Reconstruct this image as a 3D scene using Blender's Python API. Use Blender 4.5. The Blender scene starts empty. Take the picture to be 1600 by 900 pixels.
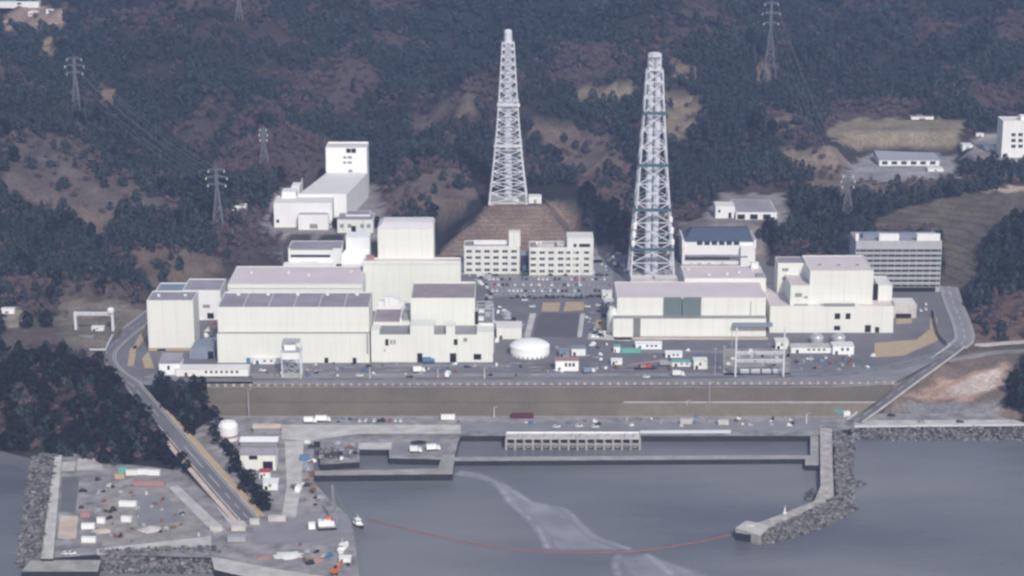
import bpy, math, random
import numpy as np
from mathutils import Vector
random.seed(11)
rng = np.random.default_rng(11)
R = math.radians
S = bpy.context.scene
COL = S.collection

# ------------------------------------------------------------------ camera geometry (photo of 1600 x 900)
FPX = 3332.0
DEP = R(15.0)
CAMX, CAMY, CAMZ = 0.0, -1448.0, 388.0
CD, SD = math.cos(DEP), math.sin(DEP)
SEA, QZ = -15.0, -11.5


def ray(px, py):
    cx, cy = (px - 800) / FPX, (450 - py) / FPX
    return cx, CD + cy * SD, -SD + cy * CD


def gz(px, py, z=0.0):
    dx, dy, dz = ray(px, py)
    t = (z - CAMZ) / dz
    return Vector((CAMX + dx * t, CAMY + dy * t, z))


def gy(px, py, Y):
    dx, dy, dz = ray(px, py)
    t = (Y - CAMY) / dy
    return Vector((CAMX + dx * t, Y, CAMZ + dz * t))


def proj(x, y, z):
    dy, dz = y - CAMY, z - CAMZ
    f = dy * CD - dz * SD
    u = dy * SD + dz * CD
    return 800 + FPX * (x - CAMX) / f, 450 - FPX * u / f


# ------------------------------------------------------------------ materials
def nodes_of(m):
    m.use_nodes = True
    return m.node_tree.nodes, m.node_tree.links


def pm(name, col, rough=0.8, var=0.18, scale=0.15, bump=0.0, metal=0.0, seam=0.0, streak=0.0, col2=None, spec=0.3, bscale=None,
       island=0.0, terrace=0.0):
    """procedural surface: two-scale noise colour variation, optional panel seams, vertical dirt streaks and bump"""
    m = bpy.data.materials.new(name)
    N, L = nodes_of(m)
    bs = N['Principled BSDF']
    bs.inputs['Roughness'].default_value = rough
    bs.inputs['Metallic'].default_value = metal
    bs.inputs['Specular IOR Level'].default_value = spec
    geo = N.new('ShaderNodeNewGeometry')
    n1 = N.new('ShaderNodeTexNoise'); n1.inputs['Scale'].default_value = scale; n1.inputs['Detail'].default_value = 6
    n1.inputs['Roughness'].default_value = 0.65
    L.new(geo.outputs['Position'], n1.inputs['Vector'])
    rmp = N.new('ShaderNodeMapRange')
    rmp.inputs['From Min'].default_value = 0.3; rmp.inputs['From Max'].default_value = 0.7
    L.new(n1.outputs['Fac'], rmp.inputs['Value'])
    mix = N.new('ShaderNodeMix'); mix.data_type = 'RGBA'
    c2 = col2 if col2 else tuple(max(0, c * (1 + var)) for c in col)
    c1 = col if col2 else tuple(c * (1 - var) for c in col)
    mix.inputs['A'].default_value = (*c1, 1); mix.inputs['B'].default_value = (*c2, 1)
    L.new(rmp.outputs['Result'], mix.inputs['Factor'])
    out = mix.outputs['Result']

    def mult(sock, amount):
        nonlocal out
        mm = N.new('ShaderNodeMix'); mm.data_type = 'RGBA'; mm.blend_type = 'MULTIPLY'
        L.new(sock, mm.inputs['Factor'])
        L.new(out, mm.inputs['A'])
        mm.inputs['B'].default_value = (1 - amount, 1 - amount, 1 - amount, 1)
        out = mm.outputs['Result']
    if seam or terrace:
        sep = N.new('ShaderNodeSeparateXYZ'); L.new(geo.outputs['Position'], sep.inputs[0])
    if seam:
        for sgn in (seam, seam * 0.2):
            ad = N.new('ShaderNodeMath'); ad.operation = 'ADD'
            L.new(sep.outputs['X'], ad.inputs[0]); L.new(sep.outputs['Y'], ad.inputs[1])
            dv = N.new('ShaderNodeMath'); dv.operation = 'DIVIDE'; dv.inputs[1].default_value = sgn; L.new(ad.outputs[0], dv.inputs[0])
            fr = N.new('ShaderNodeMath'); fr.operation = 'FRACT'; L.new(dv.outputs[0], fr.inputs[0])
            lt = N.new('ShaderNodeMath'); lt.operation = 'LESS_THAN'; lt.inputs[1].default_value = 0.035 if sgn == seam else 0.09
            L.new(fr.outputs[0], lt.inputs[0])
            mult(lt.outputs[0], 0.13 if sgn == seam else 0.06)
        dv = N.new('ShaderNodeMath'); dv.operation = 'DIVIDE'; dv.inputs[1].default_value = 6.1; L.new(sep.outputs['Z'], dv.inputs[0])
        fr = N.new('ShaderNodeMath'); fr.operation = 'FRACT'; L.new(dv.outputs[0], fr.inputs[0])
        lt = N.new('ShaderNodeMath'); lt.operation = 'LESS_THAN'; lt.inputs[1].default_value = 0.05; L.new(fr.outputs[0], lt.inputs[0])
        mult(lt.outputs[0], 0.07)
    if terrace:
        nz = N.new('ShaderNodeTexNoise'); nz.inputs['Scale'].default_value = 0.08
        L.new(geo.outputs['Position'], nz.inputs['Vector'])
        ad = N.new('ShaderNodeMath'); ad.operation = 'ADD'; L.new(sep.outputs['Z'], ad.inputs[0]); L.new(nz.outputs['Fac'], ad.inputs[1])
        dv = N.new('ShaderNodeMath'); dv.operation = 'DIVIDE'; dv.inputs[1].default_value = terrace; L.new(ad.outputs[0], dv.inputs[0])
        fr = N.new('ShaderNodeMath'); fr.operation = 'FRACT'; L.new(dv.outputs[0], fr.inputs[0])
        lt = N.new('ShaderNodeMath'); lt.operation = 'LESS_THAN'; lt.inputs[1].default_value = 0.28; L.new(fr.outputs[0], lt.inputs[0])
        mult(lt.outputs[0], 0.26)
    if streak:
        mp = N.new('ShaderNodeMapping'); mp.inputs['Scale'].default_value = (0.55, 0.55, 0.035)
        L.new(geo.outputs['Position'], mp.inputs['Vector'])
        n3 = N.new('ShaderNodeTexNoise'); n3.inputs['Scale'].default_value = 1.0; n3.inputs['Detail'].default_value = 5
        L.new(mp.outputs['Vector'], n3.inputs['Vector'])
        mr = N.new('ShaderNodeMapRange'); mr.inputs['From Min'].default_value = 0.48; mr.inputs['From Max'].default_value = 0.75
        L.new(n3.outputs['Fac'], mr.inputs['Value'])
        mult(mr.outputs['Result'], streak)
    if island:
        mr = N.new('ShaderNodeMapRange'); mr.inputs['To Min'].default_value = 1 - island; mr.inputs['To Max'].default_value = 1 + island
        L.new(geo.outputs['Random Per Island'], mr.inputs['Value'])
        vm = N.new('ShaderNodeVectorMath'); vm.operation = 'SCALE'
        L.new(out, vm.inputs[0]); L.new(mr.outputs['Result'], vm.inputs['Scale'])
        out = vm.outputs['Vector']
    L.new(out, bs.inputs['Base Color'])
    if bump:
        n2 = N.new('ShaderNodeTexNoise'); n2.inputs['Scale'].default_value = bscale or scale * 6; n2.inputs['Detail'].default_value = 5
        L.new(geo.outputs['Position'], n2.inputs['Vector'])
        b = N.new('ShaderNodeBump'); b.inputs['Strength'].default_value = 1.0; b.inputs['Distance'].default_value = bump
        L.new(n2.outputs['Fac'], b.inputs['Height']); L.new(b.outputs['Normal'], bs.inputs['Normal'])
    return m


M = {}
M['cream'] = pm('cream_panels', (0.745, 0.755, 0.70), 0.7, 0.04, 0.03, seam=8.5, streak=0.08)
M['white'] = pm('white_paint', (0.80, 0.80, 0.79), 0.6, 0.04, 0.1, streak=0.10)
M['white_clean'] = pm('bright_white_sheet', (0.86, 0.87, 0.87), 0.5, 0.02, 0.1)
M['roof_grey'] = pm('grey_roof_membrane', (0.30, 0.275, 0.31), 0.85, 0.2, 0.07, streak=0.0)
M['roof_brown'] = pm('weathered_roof', (0.30, 0.255, 0.265), 0.85, 0.18, 0.12)
M['roof_pink'] = pm('pale_pink_roof', (0.64, 0.57, 0.57), 0.8, 0.07, 0.05, seam=11.0)
M['roof_white'] = pm('pale_roof', (0.70, 0.68, 0.67), 0.75, 0.06, 0.1)
M['roof_blue'] = pm('blue_grey_tiles', (0.075, 0.095, 0.135), 0.6, 0.12, 0.3, terrace=0.0)
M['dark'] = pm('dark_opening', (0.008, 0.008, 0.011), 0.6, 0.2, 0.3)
M['glass'] = pm('window_glass', (0.035, 0.045, 0.055), 0.12, 0.2, 0.5, spec=0.5)
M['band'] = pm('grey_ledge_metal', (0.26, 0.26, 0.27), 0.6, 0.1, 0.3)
M['concrete'] = pm('concrete', (0.36, 0.345, 0.33), 0.9, 0.26, 0.12, streak=0.22, bump=0.03)
M['concrete_pale'] = pm('pale_concrete', (0.52, 0.495, 0.475), 0.9, 0.26, 0.12, streak=0.12)
M['concrete_wet'] = pm('wet_dark_concrete', (0.028, 0.029, 0.032), 0.55, 0.3, 0.25, streak=0.3, bump=0.05)
M['asphalt'] = pm('asphalt', (0.165, 0.160, 0.172), 0.9, 0.2, 0.035, bump=0.01)
M['asphalt_dark'] = pm('dark_asphalt', (0.115, 0.112, 0.125), 0.9, 0.15, 0.06)
M['asphalt_pale'] = pm('worn_asphalt', (0.25, 0.243, 0.255), 0.9, 0.2, 0.06)
M['quay'] = pm('quay_paving', (0.27, 0.256, 0.256), 0.9, 0.5, 0.10, bump=0.02)
M['gravel'] = pm('gravel', (0.30, 0.28, 0.26), 0.95, 0.35, 0.12, bump=0.05)
M['line'] = pm('road_paint', (0.62, 0.62, 0.60), 0.7, 0.2, 0.5)
M['tan'] = pm('tan_bare_ground', (0.44, 0.34, 0.22), 0.95, 0.12, 0.2)
M['sand'] = pm('pale_earth', (0.46, 0.36, 0.28), 0.95, 0.3, 0.10, bump=0.1, col2=(0.66, 0.58, 0.52))
M['rock'] = pm('armour_stone', (0.15, 0.145, 0.145), 0.9, 0.3, 0.25, island=0.65, bump=0.05)
M['steel'] = pm('galvanised_steel', (0.42, 0.44, 0.47), 0.5, 0.08, 0.2, metal=0.1)
M['pylon'] = pm('pylon_steel', (0.19, 0.205, 0.23), 0.5, 0.08, 0.2, metal=0.1)
M['stack'] = pm('white_stack_steel', (0.62, 0.64, 0.68), 0.5, 0.05, 0.1, streak=0.12)
M['flue'] = pm('flue_pipe', (0.60, 0.63, 0.70), 0.5, 0.06, 0.1, streak=0.15)
M['teal'] = pm('teal_platform', (0.06, 0.12, 0.15), 0.5, 0.1, 0.2)
M['shutter'] = pm('grey_green_shutter', (0.14, 0.18, 0.18), 0.6, 0.1, 0.2, seam=3.0)
M['shutter_grey'] = pm('grey_shutter', (0.19, 0.20, 0.20), 0.6, 0.1, 0.2)
M['green'] = pm('sea_green_paint', (0.14, 0.40, 0.35), 0.6, 0.1, 0.3)
M['red'] = pm('red_paint', (0.42, 0.07, 0.06), 0.6, 0.15, 0.3)
M['pink'] = pm('faded_red_paint', (0.36, 0.22, 0.21), 0.7, 0.15, 0.3)
M['orange'] = pm('orange_paint', (0.62, 0.17, 0.05), 0.6, 0.12, 0.3)
M['boom'] = pm('orange_boom_float', (0.30, 0.12, 0.085), 0.7, 0.25, 0.2)
M['blue'] = pm('blue_paint', (0.08, 0.19, 0.34), 0.6, 0.1, 0.3)
M['tyre'] = pm('black_rubber', (0.02, 0.02, 0.02), 0.9, 0.1, 1)
M['silver'] = pm('silver_paint', (0.45, 0.46, 0.48), 0.35, 0.05, 0.3, metal=0.3)
M['blackpaint'] = pm('black_paint', (0.03, 0.03, 0.035), 0.35, 0.1, 0.3)
M['bluegrey'] = pm('blue_grey_sheet', (0.22, 0.26, 0.32), 0.6, 0.1, 0.2)
M['hull'] = pm('grey_hull', (0.34, 0.36, 0.39), 0.5, 0.1, 0.3)
M['bank'] = pm('grass_bank', (0.118, 0.108, 0.085), 0.95, 0.32, 0.05, bump=0.15, streak=0.2, col2=(0.175, 0.145, 0.115))
M['bank_low'] = pm('grass_bank_strip', (0.148, 0.132, 0.105), 0.95, 0.3, 0.06, bump=0.12, streak=0.2, col2=(0.215, 0.18, 0.145))
M['conifer_near'] = pm('near_evergreen_foliage', (0.010, 0.015, 0.012), 0.8, 0.35, 0.06, island=0.45, spec=0.1)  # darkened near copy, so distance haze reads as a colour difference
M['decid_near'] = pm('near_bare_twigs', (0.045, 0.034, 0.035), 0.9, 0.28, 0.05, island=0.4, spec=0.1)  # near copy of the twigs, darkened like the near evergreens
M['conifer'] = pm('hazed_evergreen_foliage', (0.028, 0.041, 0.041), 0.8, 0.3, 0.02, island=0.28, spec=0.15)  # lighter, bluer far copy: distance haze put into the foliage colour
M['decid'] = pm('hazed_bare_twigs', (0.130, 0.099, 0.104), 0.9, 0.25, 0.02, island=0.25, spec=0.1)  # paler far copy: part of the distance haze is in its colour
M['shrub'] = pm('shrub_foliage', (0.05, 0.055, 0.03), 0.8, 0.3, 0.06, island=0.4, spec=0.15)
M['trunk'] = pm('bark', (0.07, 0.055, 0.045), 0.95, 0.2, 0.8)
M['cable'] = pm('cable_metal', (0.33, 0.33, 0.35), 0.5, 0.1, 0.5)


# ------------------------------------------------------------------ mesh builder
class MB:
    def __init__(self):
        self.v, self.f, self.m = [], [], []

    def face(self, pts, mi=0):
        b = len(self.v); self.v += [tuple(p) for p in pts]
        self.f.append(tuple(range(b, b + len(pts)))); self.m.append(mi); return self

    def solid(self, v, f, mi=0):
        b = len(self.v); self.v += [tuple(p) for p in v]
        self.f += [tuple(b + i for i in q) for q in f]; self.m += [mi] * len(f); return self

    def box(self, x0, x1, y0, y1, z0, z1, mi=0):
        v = [(x0, y0, z0), (x1, y0, z0), (x1, y1, z0), (x0, y1, z0), (x0, y0, z1), (x1, y0, z1), (x1, y1, z1), (x0, y1, z1)]
        return self.solid(v, [(0, 3, 2, 1), (4, 5, 6, 7), (0, 1, 5, 4), (1, 2, 6, 5), (2, 3, 7, 6), (3, 0, 4, 7)], mi)

    def obox(self, c, ax, l, w, h, mi=0, z0=0.0):
        """box on centre c, long axis direction angle ax"""
        ca, sa = math.cos(ax), math.sin(ax)
        v = []
        for z in (z0, z0 + h):
            for a, b in ((-l / 2, -w / 2), (l / 2, -w / 2), (l / 2, w / 2), (-l / 2, w / 2)):
                v.append((c[0] + a * ca - b * sa, c[1] + a * sa + b * ca, c[2] + z))
        return self.solid(v, [(0, 3, 2, 1), (4, 5, 6, 7), (0, 1, 5, 4), (1, 2, 6, 5), (2, 3, 7, 6), (3, 0, 4, 7)], mi)

    def bar(self, p, q, w, mi=0, w2=None, n=4):
        p, q = Vector(p), Vector(q); d = q - p
        if d.length < 1e-6: return self
        a = d.orthogonal().normalized(); b = d.normalized().cross(a)
        if n == 4:                       # keep squarish bars square to the world
            a = d.cross(Vector((0, 0, 1)));
            if a.length < 1e-4: a = Vector((1, 0, 0))
            a.normalize(); b = d.normalized().cross(a)
        w2 = w if w2 is None else w2
        v = []
        for c, ww in ((p, w), (q, w2)):
            for k in range(n):
                t = 2 * math.pi * (k + .5) / n
                v.append(c + (a * math.cos(t) + b * math.sin(t)) * ww * (0.7071 if n == 4 else 0.5))
        f = [tuple(range(n))[::-1], tuple(range(n, 2 * n))] + [(k, (k + 1) % n, n + (k + 1) % n, n + k) for k in range(n)]
        return self.solid(v, f, mi)

    def prism(self, poly, z0, z1, mi=0, mside=None):
        n = len(poly)
        ar = sum(poly[i][0] * poly[(i + 1) % n][1] - poly[(i + 1) % n][0] * poly[i][1] for i in range(n))
        P = poly if ar > 0 else poly[::-1]
        b = len(self.v)
        self.v += [(p[0], p[1], z0) for p in P] + [(p[0], p[1], z1) for p in P]
        self.f.append(tuple(range(b + n, b + 2 * n))); self.m.append(mi)
        for i in range(n):
            j = (i + 1) % n
            self.f.append((b + i, b + j, b + n + j, b + n + i)); self.m.append(mi if mside is None else mside)
        return self

    def lathe(self, c, prof, n=24, mi=0):
        b = len(self.v)
        for r, z in prof:
            for k in range(n):
                t = 2 * math.pi * k / n
                self.v.append((c[0] + r * math.cos(t), c[1] + r * math.sin(t), c[2] + z))
        for i in range(len(prof) - 1):
            for k in range(n):
                j = (k + 1) % n
                self.f.append((b + i * n + k, b + i * n + j, b + (i + 1) * n + j, b + (i + 1) * n + k)); self.m.append(mi)
        self.f.append(tuple(b + (len(prof) - 1) * n + k for k in range(n))); self.m.append(mi)
        return self

    def build(self, name, mats, parent=None, loc=None, smooth=False):
        if not isinstance(mats, (list, tuple)): mats = [mats]
        me = bpy.data.meshes.new(name)
        o = Vector(loc) if loc is not None else (world_loc(parent) if parent else Vector((0, 0, 0)))
        me.from_pydata([(a - o.x, b - o.y, c - o.z) for a, b, c in self.v], [], self.f)
        for mt in mats: me.materials.append(M[mt] if isinstance(mt, str) else mt)
        if len(mats) > 1: me.polygons.foreach_set('material_index', self.m)
        if smooth: me.polygons.foreach_set('use_smooth', [True] * len(self.f))
        me.update()
        ob = bpy.data.objects.new(name, me); COL.objects.link(ob)
        if parent: ob.parent = parent
        else: ob.location = o
        return ob


def world_loc(o):
    v = Vector((0, 0, 0))
    while o:
        v += o.location; o = o.parent
    return v


def tag(o, label=None, cat=None, group=None, kind=None):
    if label: o['label'] = label
    if cat: o['category'] = cat
    if group: o['group'] = group
    if kind: o['kind'] = kind
    return o


def thing(name, loc, label, cat, group=None):
    o = bpy.data.objects.new(name, None); COL.objects.link(o); o.location = loc; o.empty_display_size = 1
    return tag(o, label, cat, group)


def copy_tree(o, parent=None):
    c = o.copy(); COL.objects.link(c)
    if parent: c.parent = parent
    for ch in list(o.children): copy_tree(ch, c)
    return c


def struct(name, mb, mats, **k):
    return tag(mb.build(name, mats, **k), kind='structure')


# ------------------------------------------------------------------ terrain height
CP = [(60, 545, 14), (150, 560, 9), (0, 545, 13), (-150, 560, 6), (100, 620, 8), (30, 640, 3), (200, 650, 1), (0, 700, -15), (100, 712, -13),
      (250, 715, -10.5), (60, 690, -9), (-100, 720, -20), (170, 690, -7), (215, 620, 0),
      (110, 505, 2), (0, 500, 2), (-150, 490, 6), (0, 470, 4),
      (0, 350, 35), (0, 420, 12), (0, 250, 72), (0, 205, 85), (100, 205, 82), (100, 350, 30), (200, 300, 48), (230, 400, 13), (300, 365, 24),
      (120, 440, 7), (120, 175, 88), (200, 230, 65), (250, 180, 55), (330, 350, 27), (420, 262, 42), (-200, 300, 70), (-200, 420, 20),
      (0, 100, 92), (250, 100, 80), (0, 0, 108), (450, 180, 58), (600, 150, 66), (600, 50, 96), (700, 290, 36), (650, 320, 27), (540, 210, 44),
      (800, 100, 80), (800, 200, 52), (800, 0, 110), (400, 0, 118), (1200, 0, 108), (1600, 0, 104), (1600, 100, 72), (1400, 100, 74), (1800, 50, 95),
      (950, 300, 34), (880, 250, 45), (900, 150, 64), (1060, 150, 62), (1100, 250, 40), (1050, 320, 22), (1160, 320, 20), (1250, 330, 22),
      (1200, 110, 72), (1200, 350, 14), (1250, 390, 9), (1300, 260, 32), (1400, 300, 28), (1500, 310, 30), (1600, 300, 32), (1440, 345, 18),
      (1500, 400, 8), (1560, 400, 13), (1600, 360, 26), (1700, 350, 36), (1560, 460, 6), (1600, 450, 12), (1680, 450, 24), (1600, 520, 3),
      (1560, 505, 2), (1700, 520, 9), (1560, 590, -5), (1600, 600, 0), (1660, 610, 7), (1500, 620, -9), (1450, 652, -12.5), (1600, 655, -10.5),
      (1700, 640, 3), (1600, 692, -18), (1680, 690, -10), (1540, 570, -2), (1400, 220, 45), (1580, 240, 37), (1640, 640, -4),
      (300, 630, -4), (330, 700, -9), (385, 770, -12.5), (200, 780, -15), (300, 810, -15), (150, 750, -14), (450, 700, -15), (420, 820, -16),
      (600, 800, -24), (1000, 800, -24), (1400, 750, -24), (1550, 800, -24), (-60, 820, -24), (900, 690, -20), (1250, 690, -20), (300, 910, -22),
      (500, 660, -15), (1400, 690, -18), (800, 950, -24), (1700, 850, -22), (-200, 950, -24)]
CW = [(gz(a, b, c).x, gz(a, b, c).y, c) for a, b, c in CP]
CW += [(x, y, z) for x, y, z in ((-900, 1000, 135), (-400, 1000, 140), (0, 1000, 135), (400, 1000, 130), (900, 1000, 130), (-900, 1500, 165), (0, 1500, 170),
       (900, 1500, 165), (-1200, 2000, 180), (0, 2000, 185), (1200, 2000, 180), (-1300, 300, 110), (1300, 300, 90), (-1300, -300, 10), (1300, -250, 10),
       (-1300, -1200, -24), (1300, -1200, -24), (0, -1200, -24), (-800, 100, 80), (800, 100, 60))]
_P = np.array([(a, b) for a, b, c in CW]) / 400.0
_Z = np.array([c for a, b, c in CW], float)


def _phi(r2):
    return 0.5 * r2 * np.log(r2 + 1e-9)


def _solve():
    n = len(_P)
    d2 = ((_P[:, None] - _P[None]) ** 2).sum(2)
    A = np.zeros((n + 3, n + 3)); A[:n, :n] = _phi(d2) + np.eye(n) * 0.002
    A[:n, n] = 1; A[:n, n + 1:] = _P; A[n, :n] = 1; A[n + 1:, :n] = _P.T
    return np.linalg.solve(A, np.concatenate([_Z, np.zeros(3)]))


_W = _solve()
_waves = [(rng.uniform(0, 2 * np.pi), rng.uniform(0, 2 * np.pi), wl, am) for wl, am in
          ((430, 17), (330, 15), (250, 12), (190, 9), (140, 6), (105, 4.5), (75, 3), (55, 2), (40, 1.2), (28, .7))]
_waves[0] = (0.35, 0.4, 430, 17); _waves[1] = (-0.5, 2.1, 330, 15); _waves[2] = (1.1, 1.0, 250, 12)


def poly_px(pts, z):
    return np.array([(gz(a, b, z).x, gz(a, b, z).y) for a, b in pts])


def inpoly(x, y, P):
    ins = np.zeros(x.shape, bool); n = len(P); j = n - 1
    for i in range(n):
        xi, yi, xj, yj = P[i][0], P[i][1], P[j][0], P[j][1]
        c = ((yi > y) != (yj > y)) & (x < (xj - xi) * (y - yi) / ((yj - yi) if yj != yi else 1e-9) + xi)
        ins ^= c; j = i
    return ins


def dpoly(x, y, P):
    """distance outside the polygon (0 within)"""
    d = np.full(x.shape, 1e18); n = len(P)
    for i in range(n):
        ax, ay = P[i]; bx, by = P[(i + 1) % n]; ex, ey = bx - ax, by - ay
        t = np.clip(((x - ax) * ex + (y - ay) * ey) / (ex * ex + ey * ey + 1e-9), 0, 1)
        d = np.minimum(d, (x - ax - t * ex) ** 2 + (y - ay - t * ey) ** 2)
    d = np.sqrt(d); d[inpoly(x, y, P)] = 0
    return d


YARD = [(226, 492), (152, 560), (196, 602), (330, 602), (1392, 602), (1465, 562), (1512, 540), (1502, 480), (1484, 450), (1340, 448), (1330, 428),
        (1200, 414), (1190, 404), (1060, 402), (944, 396), (905, 408), (690, 412), (680, 402), (450, 408), (435, 422), (340, 438), (250, 452)]
PY = poly_px(YARD, 0.0)
PLAT = [(poly_px([(415, 363), (596, 363), (590, 290), (480, 290)], 20), 20.0, 26),
        (poly_px([(1098, 347), (1228, 347), (1228, 303), (1130, 303)], 20), 20.0, 20),
        (poly_px([(1284, 229), (1492, 232), (1506, 188), (1330, 188)], 45), 45.0, 26),
        (poly_px([(1508, 250), (1680, 254), (1680, 214), (1530, 214)], 37), 37.0, 22),
        (poly_px([(1318, 280), (1502, 277), (1484, 243), (1350, 243)], 28), 28.0, 20)]
PMOUND = poly_px([(768, 322), (850, 322), (842, 303), (776, 303)], 30)
_cy0 = gz(800, 604, 0).y
CARVE = [[gz(206, 602, .0), gz(240, 642, -2.0), gz(298, 710, -6.0), gz(352, 772, -9.5), gz(388, 812, QZ)],
         [gz(1496, 542, 0), gz(1470, 562, -1), gz(1420, 598, -5), gz(1370, 635, -9.5), gz(1335, 660, QZ)]]


_mx0, _mx1, _my0 = gz(768, 322, 30).x, gz(852, 322, 30).x, gz(800, 322, 30).y


def mound(x, y):
    """flat-topped terraced mound under the first stack"""
    h = 30 - np.maximum.reduce([(_my0 - y) * .62, (_mx0 - x) * .72, (x - _mx1) * 1.05, np.zeros_like(x)])
    return np.where(y > _my0 + 46, h - (y - _my0 - 46) * 1.2, h)


def relief(x, y):
    nz = np.zeros_like(x)
    for th, ph, wl, am in _waves:
        wx = x + 22 * np.sin(y / 95 + wl) + 9 * np.sin(x / 41 + y / 57); wy = y + 20 * np.sin(x / 110 + wl)
        nz += am * (1 - 2 * np.abs(np.sin((wx * math.cos(th) + wy * math.sin(th)) * math.pi / wl + ph)) ** .8)
    return nz


def TZ(x, y):
    x = np.asarray(x, float); y = np.asarray(y, float)
    sh = x.shape; x = x.ravel(); y = y.ravel()
    z = np.empty_like(x)
    for s in range(0, len(x), 20000):
        q = np.stack([x[s:s + 20000], y[s:s + 20000]], 1) / 400.0
        d2 = ((q[:, None] - _P[None]) ** 2).sum(2)
        z[s:s + 20000] = _phi(d2) @ _W[:len(_P)] + _W[len(_P)] + q @ _W[len(_P) + 1:]
    nz = relief(x, y)
    fl = np.full_like(x, 1e9)
    for P, pz, bl in PLAT: fl = np.minimum(fl, dpoly(x, y, P))
    z += nz * np.clip((y - 60) / 240, 0.04, 1.3) * np.clip(fl / 130, .12, 1) * np.clip((z + 8) / 30, 0, 1)
    z = np.clip(z, -24, 230)
    d = dpoly(x, y, PY); w = np.clip(1 - d / 14, 0, 1); w = w * w * (3 - 2 * w); z = z * (1 - w)
    for P, pz, bl in PLAT:
        d = dpoly(x, y, P); w = np.clip(1 - d / bl, 0, 1); w = w * w * (3 - 2 * w); z = z * (1 - w) + pz * w
    mz = mound(x, y)
    near = (y < _my0 + 30) & (y > _my0 - 50) & (x > _mx0 - 45) & (x < _mx1 + 32)
    z = np.where(mz > 0, np.maximum(np.where(near, np.minimum(z, mz), z), mz), z)
    xl, xr = gz(330, 604, 0).x, gz(1400, 604, 0).x     # behind and under the sea-wall bank
    m = (x > xl) & (x < xr) & (y < _cy0 + 1.0)
    z = np.where(m, np.minimum(z, np.where(y < _cy0 - 4, -19.0, -5.0)), z)
    for P in CARVE:                                    # cuttings for the two sloping roads
        for a, c in zip(P[:-1], P[1:]):
            ex, ey = c.x - a.x, c.y - a.y
            t = np.clip(((x - a.x) * ex + (y - a.y) * ey) / (ex * ex + ey * ey), 0, 1)
            d = np.hypot(x - a.x - t * ex, y - a.y - t * ey); pz = a.z + (c.z - a.z) * t
            z = np.minimum(z, pz - 1.0 + np.maximum(d - 8, 0) * .9)
    return z.reshape(sh)


def hit(px, py):
    dx, dy, dz = ray(px, py)
    t = np.linspace(900, 3000, 1400) / dy
    zz = TZ(CAMX + dx * t, CAMY + dy * t); rz = CAMZ + dz * t
    k = np.argmax(rz < zz)
    if k == 0: return gz(px, py, 60)
    a = (rz[k - 1] - zz[k - 1]); b = (zz[k] - rz[k]); f = a / (a + b + 1e-9)
    tt = t[k - 1] + (t[k] - t[k - 1]) * f
    return Vector((CAMX + dx * tt, CAMY + dy * tt, CAMZ + dz * tt))


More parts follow.
